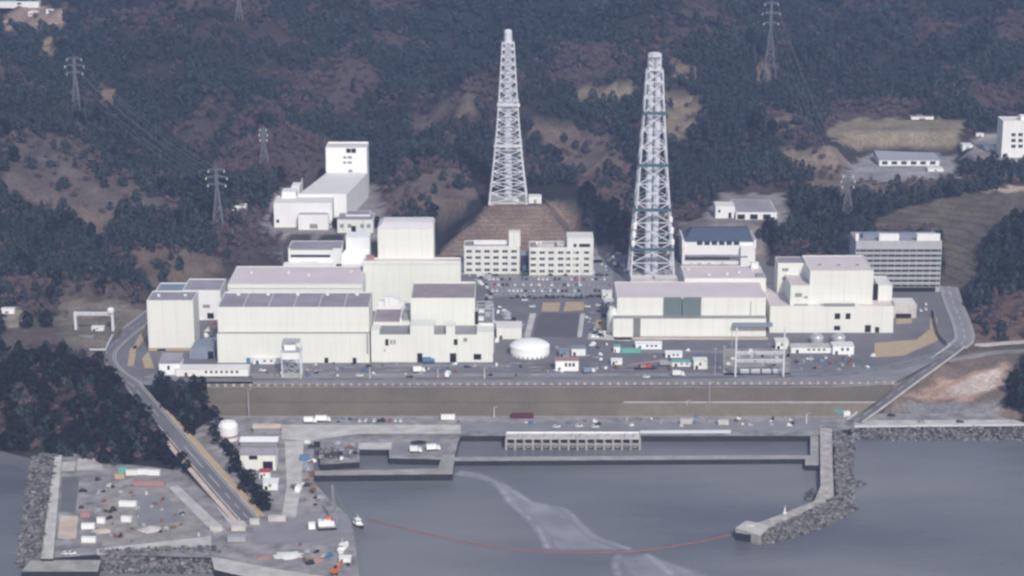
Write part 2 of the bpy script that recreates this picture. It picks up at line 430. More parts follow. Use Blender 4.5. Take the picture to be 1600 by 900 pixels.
# ------------------------------------------------------------------ ground cover zones (photo outlines of what grows where)
Z_GRASS = [
    ([(1270, 262), (1320, 248), (1330, 284), (1510, 285), (1500, 300), (1340, 320), (1260, 300)], (0.16, 0.13, 0.108), 0.3),
    ([(1500, 533), (1640, 523), (1640, 562), (1485, 568)], (0.15, 0.12, 0.10), 0.0),
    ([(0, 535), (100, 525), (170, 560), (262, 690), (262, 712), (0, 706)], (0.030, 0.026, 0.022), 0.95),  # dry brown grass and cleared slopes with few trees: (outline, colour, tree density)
    ([(0, 215), (40, 205), (115, 215), (155, 250), (235, 290), (310, 330), (300, 352), (220, 330), (160, 350), (100, 340), (0, 300)], (0.112, 0.094, 0.088), 0.24),
    ([(130, 330), (185, 320), (160, 400), (200, 440), (140, 400)], (0.125, 0.10, 0.085), 0.2),
    ([(200, 400), (240, 372), (345, 400), (345, 440), (250, 455), (215, 440)], (0.125, 0.098, 0.082), 0.35),
    ([(0, 430), (150, 440), (225, 455), (225, 490), (85, 470), (0, 478)], (0.12, 0.095, 0.08), 0.45),
    ([(572, 345), (600, 303), (680, 265), (728, 255), (760, 300), (700, 330), (600, 350)], (0.135, 0.106, 0.094), 0.25),
    ([(815, 178), (900, 190), (950, 205), (988, 265), (995, 350), (960, 330), (900, 290), (850, 240)], (0.125, 0.098, 0.085), 0.3),
    ([(640, 195), (715, 140), (745, 150), (745, 175), (690, 205), (640, 215)], (0.125, 0.10, 0.088), 0.15),
    ([(870, 145), (990, 125), (1004, 150), (940, 165)], (0.20, 0.165, 0.125), 0.06),
    ([(1035, 148), (1065, 140), (1105, 172), (1078, 217), (1035, 217)], (0.185, 0.158, 0.115), 0.05),
    ([(1050, 85), (1090, 110), (1085, 130), (1050, 125)], (0.21, 0.16, 0.13), 0.25),
    ([(1335, 365), (1400, 328), (1500, 303), (1620, 296), (1620, 350), (1545, 380), (1528, 455), (1470, 452), (1470, 358)], (0.125, 0.108, 0.085), 0.0),
    ([(1284, 205), (1330, 186), (1508, 186), (1494, 234), (1330, 232)], (0.235, 0.20, 0.145), 0.0),
    ([(1310, 282), (1350, 243), (1486, 243), (1506, 279), (1420, 284)], (0.30, 0.29, 0.29), 0.0),
    ([(1505, 250), (1530, 212), (1640, 190), (1640, 255)], (0.30, 0.28, 0.27), 0.0),
    ([(1512, 535), (1528, 470), (1560, 448), (1620, 436), (1620, 535)], (0.17, 0.115, 0.092), 0.28),
    ([(1095, 348), (1125, 303), (1228, 303), (1228, 348)], (0.26, 0.24, 0.23), 0.0),
    ([(410, 366), (425, 300), (510, 290), (590, 290), (598, 366)], (0.24, 0.22, 0.22), 0.0),
    ([(660, 420), (765, 318), (855, 318), (885, 330), (925, 420)], (0.215, 0.165, 0.135), 0.0),
    ([(1530, 300), (1560, 291), (1640, 290), (1640, 300)], (0.42, 0.33, 0.27), 0.0),
    ([(0, 500), (115, 492), (150, 545), (195, 585), (140, 565), (100, 560), (0, 568)], (0.13, 0.105, 0.088), 0.03),
    ([(0, 478), (30, 478), (40, 500), (35, 512), (0, 512)], (0.30, 0.27, 0.22), 0.0),
    ([(85, 470), (190, 470), (228, 490), (150, 560), (105, 545)], (0.20, 0.175, 0.145), 0.05),
    ([(0, 10), (95, 10), (100, 45), (0, 45)], (0.28, 0.22, 0.18), 0.06),
    ([(60, 60), (85, 60), (85, 95), (65, 95)], (0.24, 0.19, 0.14), 0.1),
    ([(140, 145), (165, 130), (190, 155), (150, 165)], (0.19, 0.145, 0.11), 0.1),
    ([(1180, 100), (1215, 100), (1215, 125), (1180, 125)], (0.27, 0.21, 0.16), 0.0),
    ([(1395, 590), (1470, 560), (1600, 545), (1600, 660), (1330, 660)], (0.19, 0.15, 0.125), 0.0),
    ([(1415, 622), (1450, 600), (1500, 592), (1575, 564), (1568, 605), (1520, 622), (1460, 628)], (0.42, 0.29, 0.225), 0.0),
    ([(1470, 606), (1510, 592), (1572, 570), (1562, 600), (1540, 614), (1500, 616)], (0.56, 0.47, 0.41), 0.0),
    ([(1395, 640), (1430, 630), (1560, 628), (1560, 652), (1360, 656)], (0.27, 0.26, 0.26), 0.0),
    ([(900, 372), (960, 395), (990, 420), (930, 420)], (0.20, 0.185, 0.18), 0.0),
    ([(1060, 345), (1190, 345), (1200, 410), (1060, 410)], (0.19, 0.17, 0.16), 0.0),
    ([(1195, 160), (1260, 150), (1280, 190), (1220, 215)], (0.15, 0.118, 0.1), 0.2),
    ([(1200, 230), (1310, 230), (1330, 260), (1250, 270)], (0.2, 0.165, 0.135), 0.15),
]
Z_DARK = [  # close evergreen stands
    [(690, 370), (680, 330), (710, 285), (765, 300), (760, 330), (705, 365)], [(850, 318), (835, 200), (900, 290), (985, 345), (985, 400), (930, 400), (900, 345)],
    [(0, 320), (90, 345), (160, 370), (200, 430), (150, 440), (0, 430)], [(175, 320), (250, 330), (325, 345), (330, 385), (230, 395), (180, 360)],
    [(1075, 215), (1110, 170), (1180, 130), (1200, 230), (1150, 290), (1080, 290)], [(1535, 450), (1530, 400), (1560, 360), (1610, 330), (1640, 450), (1560, 462)],
    [(1210, 90), (1320, 30), (1420, 60), (1300, 150), (1290, 210), (1200, 160)], [(1180, 350), (1230, 320), (1330, 318), (1300, 340), (1230, 365), (1190, 385)],
    [(0, 560), (100, 552), (170, 575), (265, 690), (262, 735), (0, 735)], [(1585, 592), (1640, 565), (1680, 650), (1600, 660), (1572, 630)],
    [(246, 606), (300, 606), (345, 650), (360, 700), (425, 795), (395, 790), (330, 690), (285, 645)], [(140, 150), (210, 160), (330, 270), (300, 290), (200, 230), (130, 210)],
    [(1260, 212), (1330, 212), (1420, 225), (1420, 240), (1300, 228)], [(1490, 240), (1600, 240), (1600, 285), (1500, 280)], [(1330, 318), (1430, 300), (1560, 282), (1560, 294), (1400, 326)],
    [(700, 240), (760, 170), (775, 290), (720, 270)], [(880, 170), (985, 180), (990, 240), (900, 200)]]
BASE_A, BASE_B = np.array((0.074, 0.060, 0.060)), np.array((0.052, 0.046, 0.044))
HAZE, HAZE_COL = 1.25e-4, (0.50, 0.61, 1.0, 1)
SUN_EL, SUN_AZ, SUN, SUN_ANG, SKY, EXPO = 39.0, 163.0, 3.2, 1.5, 0.11, 0.05


def water_mat():
    m = bpy.data.materials.new('sea_water'); N, L = nodes_of(m); bs = N['Principled BSDF']
    geo = N.new('ShaderNodeNewGeometry')
    mp = N.new('ShaderNodeMapping'); mp.inputs['Scale'].default_value = (.35, 1, 1); L.new(geo.outputs['Position'], mp.inputs['Vector'])
    n1 = N.new('ShaderNodeTexNoise'); n1.inputs['Scale'].default_value = .012; n1.inputs['Detail'].default_value = 5; L.new(mp.outputs['Vector'], n1.inputs['Vector'])
    mr = N.new('ShaderNodeMapRange'); mr.inputs['From Min'].default_value = .35; mr.inputs['From Max'].default_value = .65; mr.inputs['To Min'].default_value = .2; mr.inputs['To Max'].default_value = .42
    L.new(n1.outputs['Fac'], mr.inputs['Value']); L.new(mr.outputs['Result'], bs.inputs['Roughness'])
    mx = N.new('ShaderNodeMix'); mx.data_type = 'RGBA'; mx.inputs['A'].default_value = (.106, .112, .128, 1); mx.inputs['B'].default_value = (.21, .213, .225, 1)
    m2 = N.new('ShaderNodeMapRange'); m2.inputs['From Min'].default_value = .36; m2.inputs['From Max'].default_value = .64; L.new(n1.outputs['Fac'], m2.inputs['Value']); L.new(m2.outputs['Result'], mx.inputs['Factor']); L.new(mx.outputs['Result'], bs.inputs['Base Color'])
    bs.inputs['IOR'].default_value = 1.33
    n2 = N.new('ShaderNodeTexNoise'); n2.inputs['Scale'].default_value = .35; n2.inputs['Detail'].default_value = 8; n2.inputs['Roughness'].default_value = .62; L.new(mp.outputs['Vector'], n2.inputs['Vector'])
    b = N.new('ShaderNodeBump'); b.inputs['Distance'].default_value = .6; b.inputs['Strength'].default_value = .8
    L.new(n2.outputs['Fac'], b.inputs['Height']); L.new(b.outputs['Normal'], bs.inputs['Normal'])
    return m


def film_mat(name, col, a0, a1, sc):
    m = bpy.data.materials.new(name); N, L = nodes_of(m); bs = N['Principled BSDF']
    bs.inputs['Base Color'].default_value = (*col, 1); bs.inputs['Roughness'].default_value = .5
    geo = N.new('ShaderNodeNewGeometry'); n = N.new('ShaderNodeTexNoise'); n.inputs['Scale'].default_value = sc; n.inputs['Detail'].default_value = 6
    L.new(geo.outputs['Position'], n.inputs['Vector'])
    mr = N.new('ShaderNodeMapRange'); mr.inputs['From Min'].default_value = .3; mr.inputs['From Max'].default_value = .7; mr.inputs['To Min'].default_value = a0; mr.inputs['To Max'].default_value = a1
    L.new(n.outputs['Fac'], mr.inputs['Value'])
    at = N.new('ShaderNodeAttribute'); at.attribute_name = 'film'; mu = N.new('ShaderNodeMath'); mu.operation = 'MULTIPLY'
    L.new(at.outputs['Fac'], mu.inputs[0]); L.new(mr.outputs['Result'], mu.inputs[1]); L.new(mu.outputs[0], bs.inputs['Alpha'])
    return m


M['water'] = water_mat()
M['slick'] = film_mat('pale_film', (.40, .405, .45), .4, .8, .06)
M['foam'] = film_mat('foam_film', (.62, .62, .67), .15, .7, .12)
M['adminwall'] = pm('admin_concrete', (0.42, 0.42, 0.44), 0.8, 0.06, 0.05, streak=0.15)
M['sandpost'] = pm('pale_orange_post', (0.50, 0.38, 0.29), 0.8, 0.2, 0.5)
M['wine'] = pm('dark_red_paint', (0.10, 0.03, 0.045), 0.7, 0.2, 0.4)
M['deckstone'] = pm('weathered_breakwater_deck', (0.42, 0.39, 0.37), 0.9, 0.4, 0.2, bump=0.05)


# ------------------------------------------------------------------ build the terrain
def build_terrain():
    xs = np.concatenate([np.arange(-1200, -540, 22), np.arange(-540, 540, 6), np.arange(540, 1201, 22)]).astype(float)
    ys = np.concatenate([np.arange(-640, 420, 5), np.arange(420, 900, 10), np.arange(900, 2001, 40)]).astype(float)
    X, Y = np.meshgrid(xs, ys)
    Z = TZ(X, Y)
    nx, ny = len(xs), len(ys)
    px, py = proj(X, Y, Z)
    # cover colours
    t = np.zeros_like(X)
    for wl, am in ((170, .5), (90, .4), (37, .3), (19, .25)):
        a, b = rng.uniform(0, 6.28, 2)
        t += am * np.sin(X / wl * 6.28 * math.cos(a) + Y / wl * 6.28 * math.sin(a) + b) * np.cos(X / wl * 5.1 * math.sin(a + 1) - Y / wl * 4.4 + b)
    t = np.clip(t + .5, 0, 1)[..., None]
    ev = ever_field(X.ravel(), Y.ravel(), px.ravel(), py.ravel()).reshape(X.shape)[..., None]
    C = (BASE_A * t + BASE_B * (1 - t)) * (1 - ev) + np.array((0.022, 0.026, 0.022)) * ev
    jx, jy = px + 3 * np.sin(Y * .31) + 2 * np.sin(X * .5), py + 2 * np.sin(X * .27) + 1.2 * np.sin(Y * .6)
    terr = np.zeros(X.shape, bool)
    for P, c, dn in Z_GRASS:
        P = np.array(P, float)
        m = inpoly(jx.ravel(), jy.ravel(), P).reshape(X.shape)
        C[m] = np.array(c)
        if c in ((0.215, 0.165, 0.135), (0.125, 0.108, 0.085)): terr |= m
    v = np.stack([X, Y, Z], -1).reshape(-1, 3)
    i = np.arange(nx * ny).reshape(ny, nx)
    f = np.stack([i[:-1, :-1], i[:-1, 1:], i[1:, 1:], i[1:, :-1]], -1).reshape(-1, 4)
    me = bpy.data.meshes.new('hillside')
    me.vertices.add(len(v)); me.vertices.foreach_set('co', v.ravel())
    me.loops.add(f.size); me.loops.foreach_set('vertex_index', f.ravel())
    me.polygons.add(len(f)); me.polygons.foreach_set('loop_start', np.arange(0, f.size, 4)); me.polygons.foreach_set('loop_total', np.full(len(f), 4))
    me.polygons.foreach_set('use_smooth', np.ones(len(f), bool))
    me.materials.append(terrain_mat('hill_ground', 0)); me.materials.append(terrain_mat('terraced_grass', 2.3))
    tm = terr.ravel()[f].sum(1) >= 2
    me.polygons.foreach_set('material_index', tm.astype(np.int32))
    me.update(calc_edges=True)
    at = me.color_attributes.new('cover', 'FLOAT_COLOR', 'POINT')
    at.data.foreach_set('color', np.concatenate([C.reshape(-1, 3), np.ones((len(v), 1))], 1).ravel())
    o = bpy.data.objects.new('hillside', me); COL.objects.link(o); tag(o, kind='structure')


def terrain_mat(name, terrace):
    m = pm(name, (0.5, 0.5, 0.5), 0.95, 0.34, 0.045, bump=0.5, bscale=0.25, terrace=terrace, spec=0.1)
    N, L = nodes_of(m)
    bs = N['Principled BSDF']
    src = bs.inputs['Base Color'].links[0].from_socket
    at = N.new('ShaderNodeAttribute'); at.attribute_name = 'cover'
    mm = N.new('ShaderNodeMix'); mm.data_type = 'RGBA'; mm.blend_type = 'MULTIPLY'; mm.inputs['Factor'].default_value = 1
    L.new(at.outputs['Color'], mm.inputs['A']); L.new(src, mm.inputs['B'])
    vm = N.new('ShaderNodeVectorMath'); vm.operation = 'SCALE'; vm.inputs['Scale'].default_value = 2.0
    L.new(mm.outputs['Result'], vm.inputs[0])
    # fine speckle of tufts and stones
    geo = N.new('ShaderNodeNewGeometry'); n = N.new('ShaderNodeTexNoise'); n.inputs['Scale'].default_value = 0.5; n.inputs['Detail'].default_value = 4
    L.new(geo.outputs['Position'], n.inputs['Vector'])
    mr = N.new('ShaderNodeMapRange'); mr.inputs['From Min'].default_value = .35; mr.inputs['From Max'].default_value = .65
    mr.inputs['To Min'].default_value = .72; mr.inputs['To Max'].default_value = 1.22
    L.new(n.outputs['Fac'], mr.inputs['Value'])
    v2 = N.new('ShaderNodeVectorMath'); v2.operation = 'SCALE'; L.new(vm.outputs['Vector'], v2.inputs[0]); L.new(mr.outputs['Result'], v2.inputs['Scale'])
    L.new(v2.outputs['Vector'], bs.inputs['Base Color'])
    return m


# ------------------------------------------------------------------ trees
def crown_quads(kind, n, size, r):
    """leaf clumps spread through a crown of unit height and width; returns (n,4,3)"""
    rnd, ph = r.uniform(.45, 1), r.uniform(0, 6)
    cl = r.normal(size=(9, 3)); cl /= np.linalg.norm(cl, axis=1)[:, None]
    out = []
    while len(out) < n:
        if kind == 'conifer':
            h = r.uniform(0.12, 1.0)
            cone = 0.5 * (1 - h) ** 0.6 * min(1, .55 + h * 1.5)
            ball = 0.5 * math.sqrt(max(0, 1 - ((h - .5) / .5) ** 2))
            th = r.uniform(0, 6.283)
            rad = (cone * (1 - rnd) + ball * rnd) * (1 + .22 * math.sin(th * 2 + ph + h * 5)) * r.uniform(.5, 1.05) + .02; p = np.array((rad * math.cos(th), rad * math.sin(th), h))
            if math.sin(th * 3 + h * 17) < -0.55: continue
            nr = np.array((math.cos(th), math.sin(th), 0.75))
        else:
            k = cl[r.integers(9)]
            c = np.array((k[0] * .27, k[1] * .27, .60 + k[2] * .20))
            d = r.normal(size=3); d /= np.linalg.norm(d)
            p = c + d * r.uniform(.12, .22); nr = d + np.array((0, 0, .3))
        nr = nr + r.normal(size=3) * .45; nr /= np.linalg.norm(nr)
        a = np.cross(nr, (0.3, 0.2, 1)); a /= np.linalg.norm(a); b = np.cross(nr, a)
        an = r.uniform(0, 6.28); a, b = a * math.cos(an) + b * math.sin(an), b * math.cos(an) - a * math.sin(an)
        s = size * r.uniform(.6, 1.25); s2 = s * (r.uniform(.5, .9) if kind != 'decid' else r.uniform(.12, .3))
        out.append([p - a * s - b * s2 * .6, p + a * s * .5 - b * s2, p + a * s + b * s2 * .5, p - a * s * .4 + b * s2])
    return np.array(out)


_ph = [(1.3 * wl % 6.28, .7 * wl % 6.28, wl, am) for wl, am in ((230, .8), (120, .7), (64, .5), (33, .35))]


def ever_field(X, Y, px, py):
    """share of evergreens: gullies and the damp stands are evergreen, ridges bare"""
    nz = np.zeros_like(X)
    for a, b, wl, am in _ph:
        nz += am * np.sin(X / wl * 6.28 * math.cos(a) + Y / wl * 6.28 * math.sin(a) + b + 1.4 * np.sin(Y / wl * 2.2 + b))
    ever = np.clip(0.5 + 2.3 * (nz * .34 - relief(X, Y) * .011 - .21 + np.clip((Y - 350) / 1500, 0, .2)), 0.0, 1.0)
    for P, c, dn in Z_GRASS:
        m = inpoly(px, py, np.array(P, float)); ever[m] *= .45
    for P in Z_DARK:
        m = inpoly(px, py, np.array(P, float)); ever[m] = np.where((px[m] < 270) & (py[m] > 505), .6, .93)
    return ever


def tree_density():
    """all tree positions: x, y, z, kind(0 evergreen / 1 bare), height, width, projected size, px, py"""
    res = []
    for (y0, y1, sp) in ((-430, 60, 5.2), (60, 330, 6.0), (330, 640, 7.0), (640, 1000, 8.5)):
        xs = np.arange(-620, 620, sp); ys = np.arange(y0, y1, sp)
        X, Y = np.meshgrid(xs, ys); X = X.ravel() + rng.uniform(-.45, .45, X.size) * sp; Y = Y.ravel() + rng.uniform(-.45, .45, Y.size) * sp
        Z = TZ(X, Y); px, py = proj(X, Y, Z)
        ok = (px > -150) & (px < 1750) & (py > -90) & (Z > np.where(px < 280, -15.5, -11)) & (py < 800) & ~((px > 335) & (px < 1420) & (Y < _cy0 + 25))
        X, Y, Z, px, py = X[ok], Y[ok], Z[ok], px[ok], py[ok]
        ever = ever_field(X, Y, px, py)
        dens = np.full_like(X, .86)
        for P, c, dn in Z_GRASS:
            dens[inpoly(px, py, np.array(P, float))] = dn
        for P in Z_DARK:
            m = inpoly(px, py, np.array(P, float)); dens[m] = .95
        dens[(px < 265) & (py > 566) & (py < 726)] = .95
        dens[(px < 330) & (py > np.where((px > 95) & (px < 262), 726, 708))] = 0; Z = np.where((px > 95) & (px < 265) & (py > 700), np.maximum(Z, QZ), Z)
        d = dpoly(X, Y, PY); dens[d < 5] = 0
        for P, pz, bl in PLAT: dens[dpoly(X, Y, P) < 6] = 0
        dens[mound(X, Y) > -1] = 0
        for P, wd in NO_TREES:                       # roads and the tree-free verge beside them
            for a, b in zip(P[:-1], P[1:]):
                ex, ey = b[0] - a[0], b[1] - a[1]
                t = np.clip(((X - a[0]) * ex + (Y - a[1]) * ey) / (ex * ex + ey * ey), 0, 1)
                dens[np.hypot(X - a[0] - t * ex, Y - a[1] - t * ey) < wd] = 0
        ok = rng.uniform(size=len(X)) < dens
        X, Y, Z, px, py, ever = X[ok], Y[ok], Z[ok], px[ok], py[ok], ever[ok]
        kd = (rng.uniform(size=len(X)) > ever).astype(int)
        k = sp / 6.0
        h = np.where(kd == 0, rng.uniform(5.5, 12, len(X)), rng.uniform(5.5, 8.5, len(X))) * (.85 + .15 * k)
        w = np.where(kd == 0, rng.uniform(4.6, 10.5, len(X)), rng.uniform(6.0, 8.5, len(X))) * k
        w = np.where((px < 270) & (py > 505), w * 1.2, w)
        f = np.hypot(Y - CAMY, Z - CAMZ)
        res.append(np.stack([X, Y, Z, kd, h, w, h * w / f ** 2, px, py], 1))
    return np.concatenate(res)


def trunk_mb(kind, r):
    mb = MB()
    mb.bar((0, 0, -0.06), (0.01, 0, .45), .07, 0, .045, n=6); mb.bar((0.01, 0, .45), (0, 0.01, .85), .045, 0, .015, n=6)
    for k in range(5 if kind == 'conifer' else 8):
        th = r.uniform(0, 6.28); h = r.uniform(.25, .6); l = r.uniform(.2, .38)
        mb.bar((0, 0, h), (l * math.cos(th), l * math.sin(th), h + r.uniform(.08, .3)), .025, 0, .008, n=5)
    return mb


def quads_mesh(name, Q, mat_names, midx=None):
    n = len(Q)
    me = bpy.data.meshes.new(name)
    me.vertices.add(n * 4); me.vertices.foreach_set('co', Q.reshape(-1).astype(np.float32))
    me.loops.add(n * 4); me.loops.foreach_set('vertex_index', np.arange(n * 4, dtype=np.int32))
    me.polygons.add(n); me.polygons.foreach_set('loop_start', np.arange(0, n * 4, 4, dtype=np.int32)); me.polygons.foreach_set('loop_total', np.full(n, 4, np.int32))
    for m in mat_names: me.materials.append(M[m])
    if midx is not None: me.polygons.foreach_set('material_index', midx.astype(np.int32))
    me.update(calc_edges=True)
    return me


def region_of(px, py):
    if py > 505 and px < 275: return ('dense dark tree in the wood on the headland left of the sloping road', 'trees on the left headland')
    if py > 590 and px < 460: return ('dark tree on the slope between the sloping road and the quay sheds', 'trees beside the sloping road')
    if py > 520 and px > 1300: return ('dark tree at the water end of the right headland', 'trees on the right headland')
    if px > 1480 and py > 300: return ('dark evergreen tree on the right edge above the reddish bank', 'trees above the reddish bank')
    if px < 480: return ('tree in the woodland on the foot of the left hill', 'trees at the foot of the left hill')
    if px < 800: return ('dark tree in the stand left of the brown terraced mound', 'trees left of the mound')
    if px < 1010: return ('dark tree in the stand right of the brown terraced mound', 'trees right of the mound')
    return ('tree on the rise behind the dark blue roofed hall', 'trees behind the hall')


def build_forest():
    T = tree_density()
    ex = []
    for (a, c) in ((352, 700), (360, 712), (368, 722), (372, 738), (380, 748), (386, 760), (392, 752), (396, 770), (404, 778), (402, 790), (412, 786), (414, 797), (365, 738), (378, 770), (345, 668), (338, 690), (333, 676), (286, 722), (292, 735), (280, 728), (262, 722), (325, 660), (334, 652)):
        p = gz(a, c, QZ if a > 344 else QZ + 2.5); ex.append([p.x, p.y, p.z, 0, random.uniform(5, 8), random.uniform(5.5, 8), 99, a, c])
    for a in range(524, 592, 6):
        p = gz(a, 372, 12); ex.append([p.x, p.y, float(TZ(np.array([p.x]), np.array([p.y]))[0]), 0, random.uniform(6, 9), 7, 99, a, 372])
    T = np.concatenate([T, np.array(ex)])
    order = np.argsort(-T[:, 6])
    infr = (T[:, 7] > 2) & (T[:, 7] < 1598) & (T[:, 8] > 20) & (T[:, 8] < 840)
    near = [i for i in order if infr[i]][:300]
    ns = set(near)
    r = np.random.default_rng(5)
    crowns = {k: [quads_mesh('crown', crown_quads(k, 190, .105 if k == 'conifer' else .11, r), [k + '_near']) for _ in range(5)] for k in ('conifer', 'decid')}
    trunks = {}
    for k in ('conifer', 'decid'):
        o = trunk_mb(k, r).build('trunk', 'trunk'); trunks[k] = o.data; bpy.data.objects.remove(o)
    for i in near:
        x, y, z, kd, h, w, s, px, py = T[i]
        k = 'decid' if kd else 'conifer'
        lab, grp = region_of(px, py)
        lab = lab.replace('dark evergreen tree', 'tree').replace('dense dark tree', 'tree').replace('dark tree', 'tree')
        lab = ('bare brown ' if kd else 'dark evergreen ') + lab
        e = thing('bare_tree' if kd else 'evergreen_tree', (x, y, z), lab, 'tree', ('bare ' if kd else 'evergreen ') + grp)
        e.rotation_euler.z = random.uniform(0, 6.28)
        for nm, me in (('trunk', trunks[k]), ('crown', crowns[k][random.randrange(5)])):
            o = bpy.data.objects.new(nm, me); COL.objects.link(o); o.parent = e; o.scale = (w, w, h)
    # the far woods, too many to count: one object
    rest = np.array([i for i in range(len(T)) if i not in ns])
    QS, MI = [], []
    for kd, k in ((0, 'conifer'), (1, 'decid')):
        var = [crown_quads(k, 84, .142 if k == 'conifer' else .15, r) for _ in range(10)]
        idx = rest[T[rest, 3] == kd]
        for v in range(10):
            sel = idx[v::10]
            if not len(sel): continue
            A = T[sel]; th = r.uniform(0, 6.28, len(sel)); c, s = np.cos(th)[:, None, None], np.sin(th)[:, None, None]
            q = var[v][None]
            x = (q[..., 0] * c - q[..., 1] * s) * A[:, 5, None, None] + A[:, 0, None, None]
            y = (q[..., 0] * s + q[..., 1] * c) * A[:, 5, None, None] + A[:, 1, None, None]
            z = q[..., 2] * A[:, 4, None, None] + A[:, 2, None, None] - .4
            Q = np.stack([x, y, z], -1).reshape(-1, 4, 3)
            QS.append(Q); MI.append(np.full(len(Q), kd))
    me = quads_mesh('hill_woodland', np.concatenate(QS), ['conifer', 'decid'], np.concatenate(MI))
    o = bpy.data.objects.new('hill_woodland', me); COL.objects.link(o)
    tag(o, 'mixed dark evergreen and bare brown woodland covering the hills behind the plant', 'woodland', kind='stuff')
    print('trees', len(T))


# ------------------------------------------------------------------ sheets, roads, stones
def sheet(name, pts, z, mat, dz=0.05, px=True, **k):
    P = [gz(a, b, z) for a, b in pts] if px else pts
    mb = MB()
    ar = sum(P[i][0] * P[(i + 1) % len(P)][1] - P[(i + 1) % len(P)][0] * P[i][1] for i in range(len(P)))
    if ar < 0: P = P[::-1]
    mb.face([(p[0], p[1], z + dz) for p in P])
    return struct(name, mb, mat, **k)


def smooth_path(P, n=8):
    out = []
    P = [Vector(p) for p in P]
    for i in range(len(P) - 1):
        p0, p1, p2, p3 = P[max(i - 1, 0)], P[i], P[i + 1], P[min(i + 2, len(P) - 1)]
        for k in range(n):
            t = k / n
            out.append(0.5 * ((2 * p1) + (-p0 + p2) * t + (2 * p0 - 5 * p1 + 4 * p2 - p3) * t * t + (-p0 + 3 * p1 - 3 * p2 + p3) * t ** 3))
    out.append(P[-1]); return out


def sides(path, off):
    o = []
    for i, p in enumerate(path):
        d = path[min(i + 1, len(path) - 1)] - path[max(i - 1, 0)]; d.z = 0; d.normalize()
        o.append(p + Vector((-d.y, d.x, 0)) * off)
    return o


def strip(mb, path, o0, o1, dz, mi=0, thick=0):
    A, B = sides(path, o0), sides(path, o1)
    up = Vector((0, 0, dz))
    for i in range(len(path) - 1):
        q = [A[i] + up, A[i + 1] + up, B[i + 1] + up, B[i] + up]
        nrm = (q[1] - q[0]).cross(q[3] - q[0])
        if nrm.z < 0: q = q[::-1]
        mb.face(q, mi)
        if thick:
            for e0, e1 in ((A[i], A[i + 1]), (B[i], B[i + 1])):
                mb.face([e0 + up, e1 + up, e1 + up - Vector((0, 0, thick)), e0 + up - Vector((0, 0, thick))], mi)
    return mb


def road(name, path, width, mat, dz=0.1, marks=True, thick=0):
    struct(name, strip(MB(), path, -width / 2, width / 2, dz, 0, thick), mat)
    if marks:
        mb = MB()
        for o in (-width / 2 + .5, width / 2 - .8): strip(mb, path, o, o + .3, dz + .03)
        L = 0
        for i in range(len(path) - 1):
            L += (path[i + 1] - path[i]).length
            if int(L / 7) % 2 == 0: strip(mb, path[i:i + 2], -.18, .18, dz + .03)
        struct(name + '_markings', mb, 'line')


def wall_along(path, off, h, w, z0=0.0):
    mb = MB(); A, B = sides(path, off - w / 2), sides(path, off + w / 2)
    for i in range(len(path) - 1):
        lo, hi = Vector((0, 0, z0)), Vector((0, 0, z0 + h))
        v = [A[i] + lo, A[i + 1] + lo, B[i + 1] + lo, B[i] + lo, A[i] + hi, A[i + 1] + hi, B[i + 1] + hi, B[i] + hi]
        mb.solid(v, [(4, 5, 6, 7), (0, 1, 5, 4), (1, 2, 6, 5), (2, 3, 7, 6), (3, 0, 4, 7), (0, 3, 2, 1)])
    return mb


_st = []
for _k in range(8):
    _b = np.array([(a, b, c) for a in (-.5, .5) for b in (-.5, .5) for c in (-.5, .5)]) + np.random.default_rng(_k).uniform(-.16, .16, (8, 3))
    _st.append(_b)
_sf = [(0, 1, 3, 2), (4, 6, 7, 5), (0, 4, 5, 1), (2, 3, 7, 6), (0, 2, 6, 4), (1, 5, 7, 3)]


def rubble(top, bot, size, n, label, mat='rock'):
    """heap of armour stones between a top edge and a waterline edge (lists of points of equal length)"""
    mb = MB()
    seg = [(top[i], top[i + 1], bot[i], bot[i + 1]) for i in range(len(top) - 1)]
    ln = [(s[0] - s[1]).length + (s[2] - s[3]).length for s in seg]
    for s in seg:                                   # packed core under the loose stones
        dn = Vector((0, 0, size * .5))
        mb.face([s[0] - dn, s[1] - dn, s[3] - dn, s[2] - dn])
    for k in range(n):
        s = random.choices(seg, ln)[0]; u, v = random.random(), random.random()
        p = s[0].lerp(s[1], u).lerp(s[2].lerp(s[3], u), v)
        q = _st[k % 8] * (size * np.array((random.uniform(.7, 1.3), random.uniform(.6, 1.1), random.uniform(.5, 1))))
        a, b = random.uniform(0, 6.28), random.uniform(-.6, .6)
        Rm = np.array(((math.cos(a), -math.sin(a), 0), (math.sin(a), math.cos(a), 0), (0, 0, 1))) @ np.array(((1, 0, 0), (0, math.cos(b), -math.sin(b)), (0, math.sin(b), math.cos(b))))
        q = q @ Rm.T + np.array(p) + np.array((0, 0, random.uniform(-.1, .25) * size))
        mb.solid(q, _sf)
    return tag(mb.build('armour_stones', mat), label, 'rubble', kind='stuff')


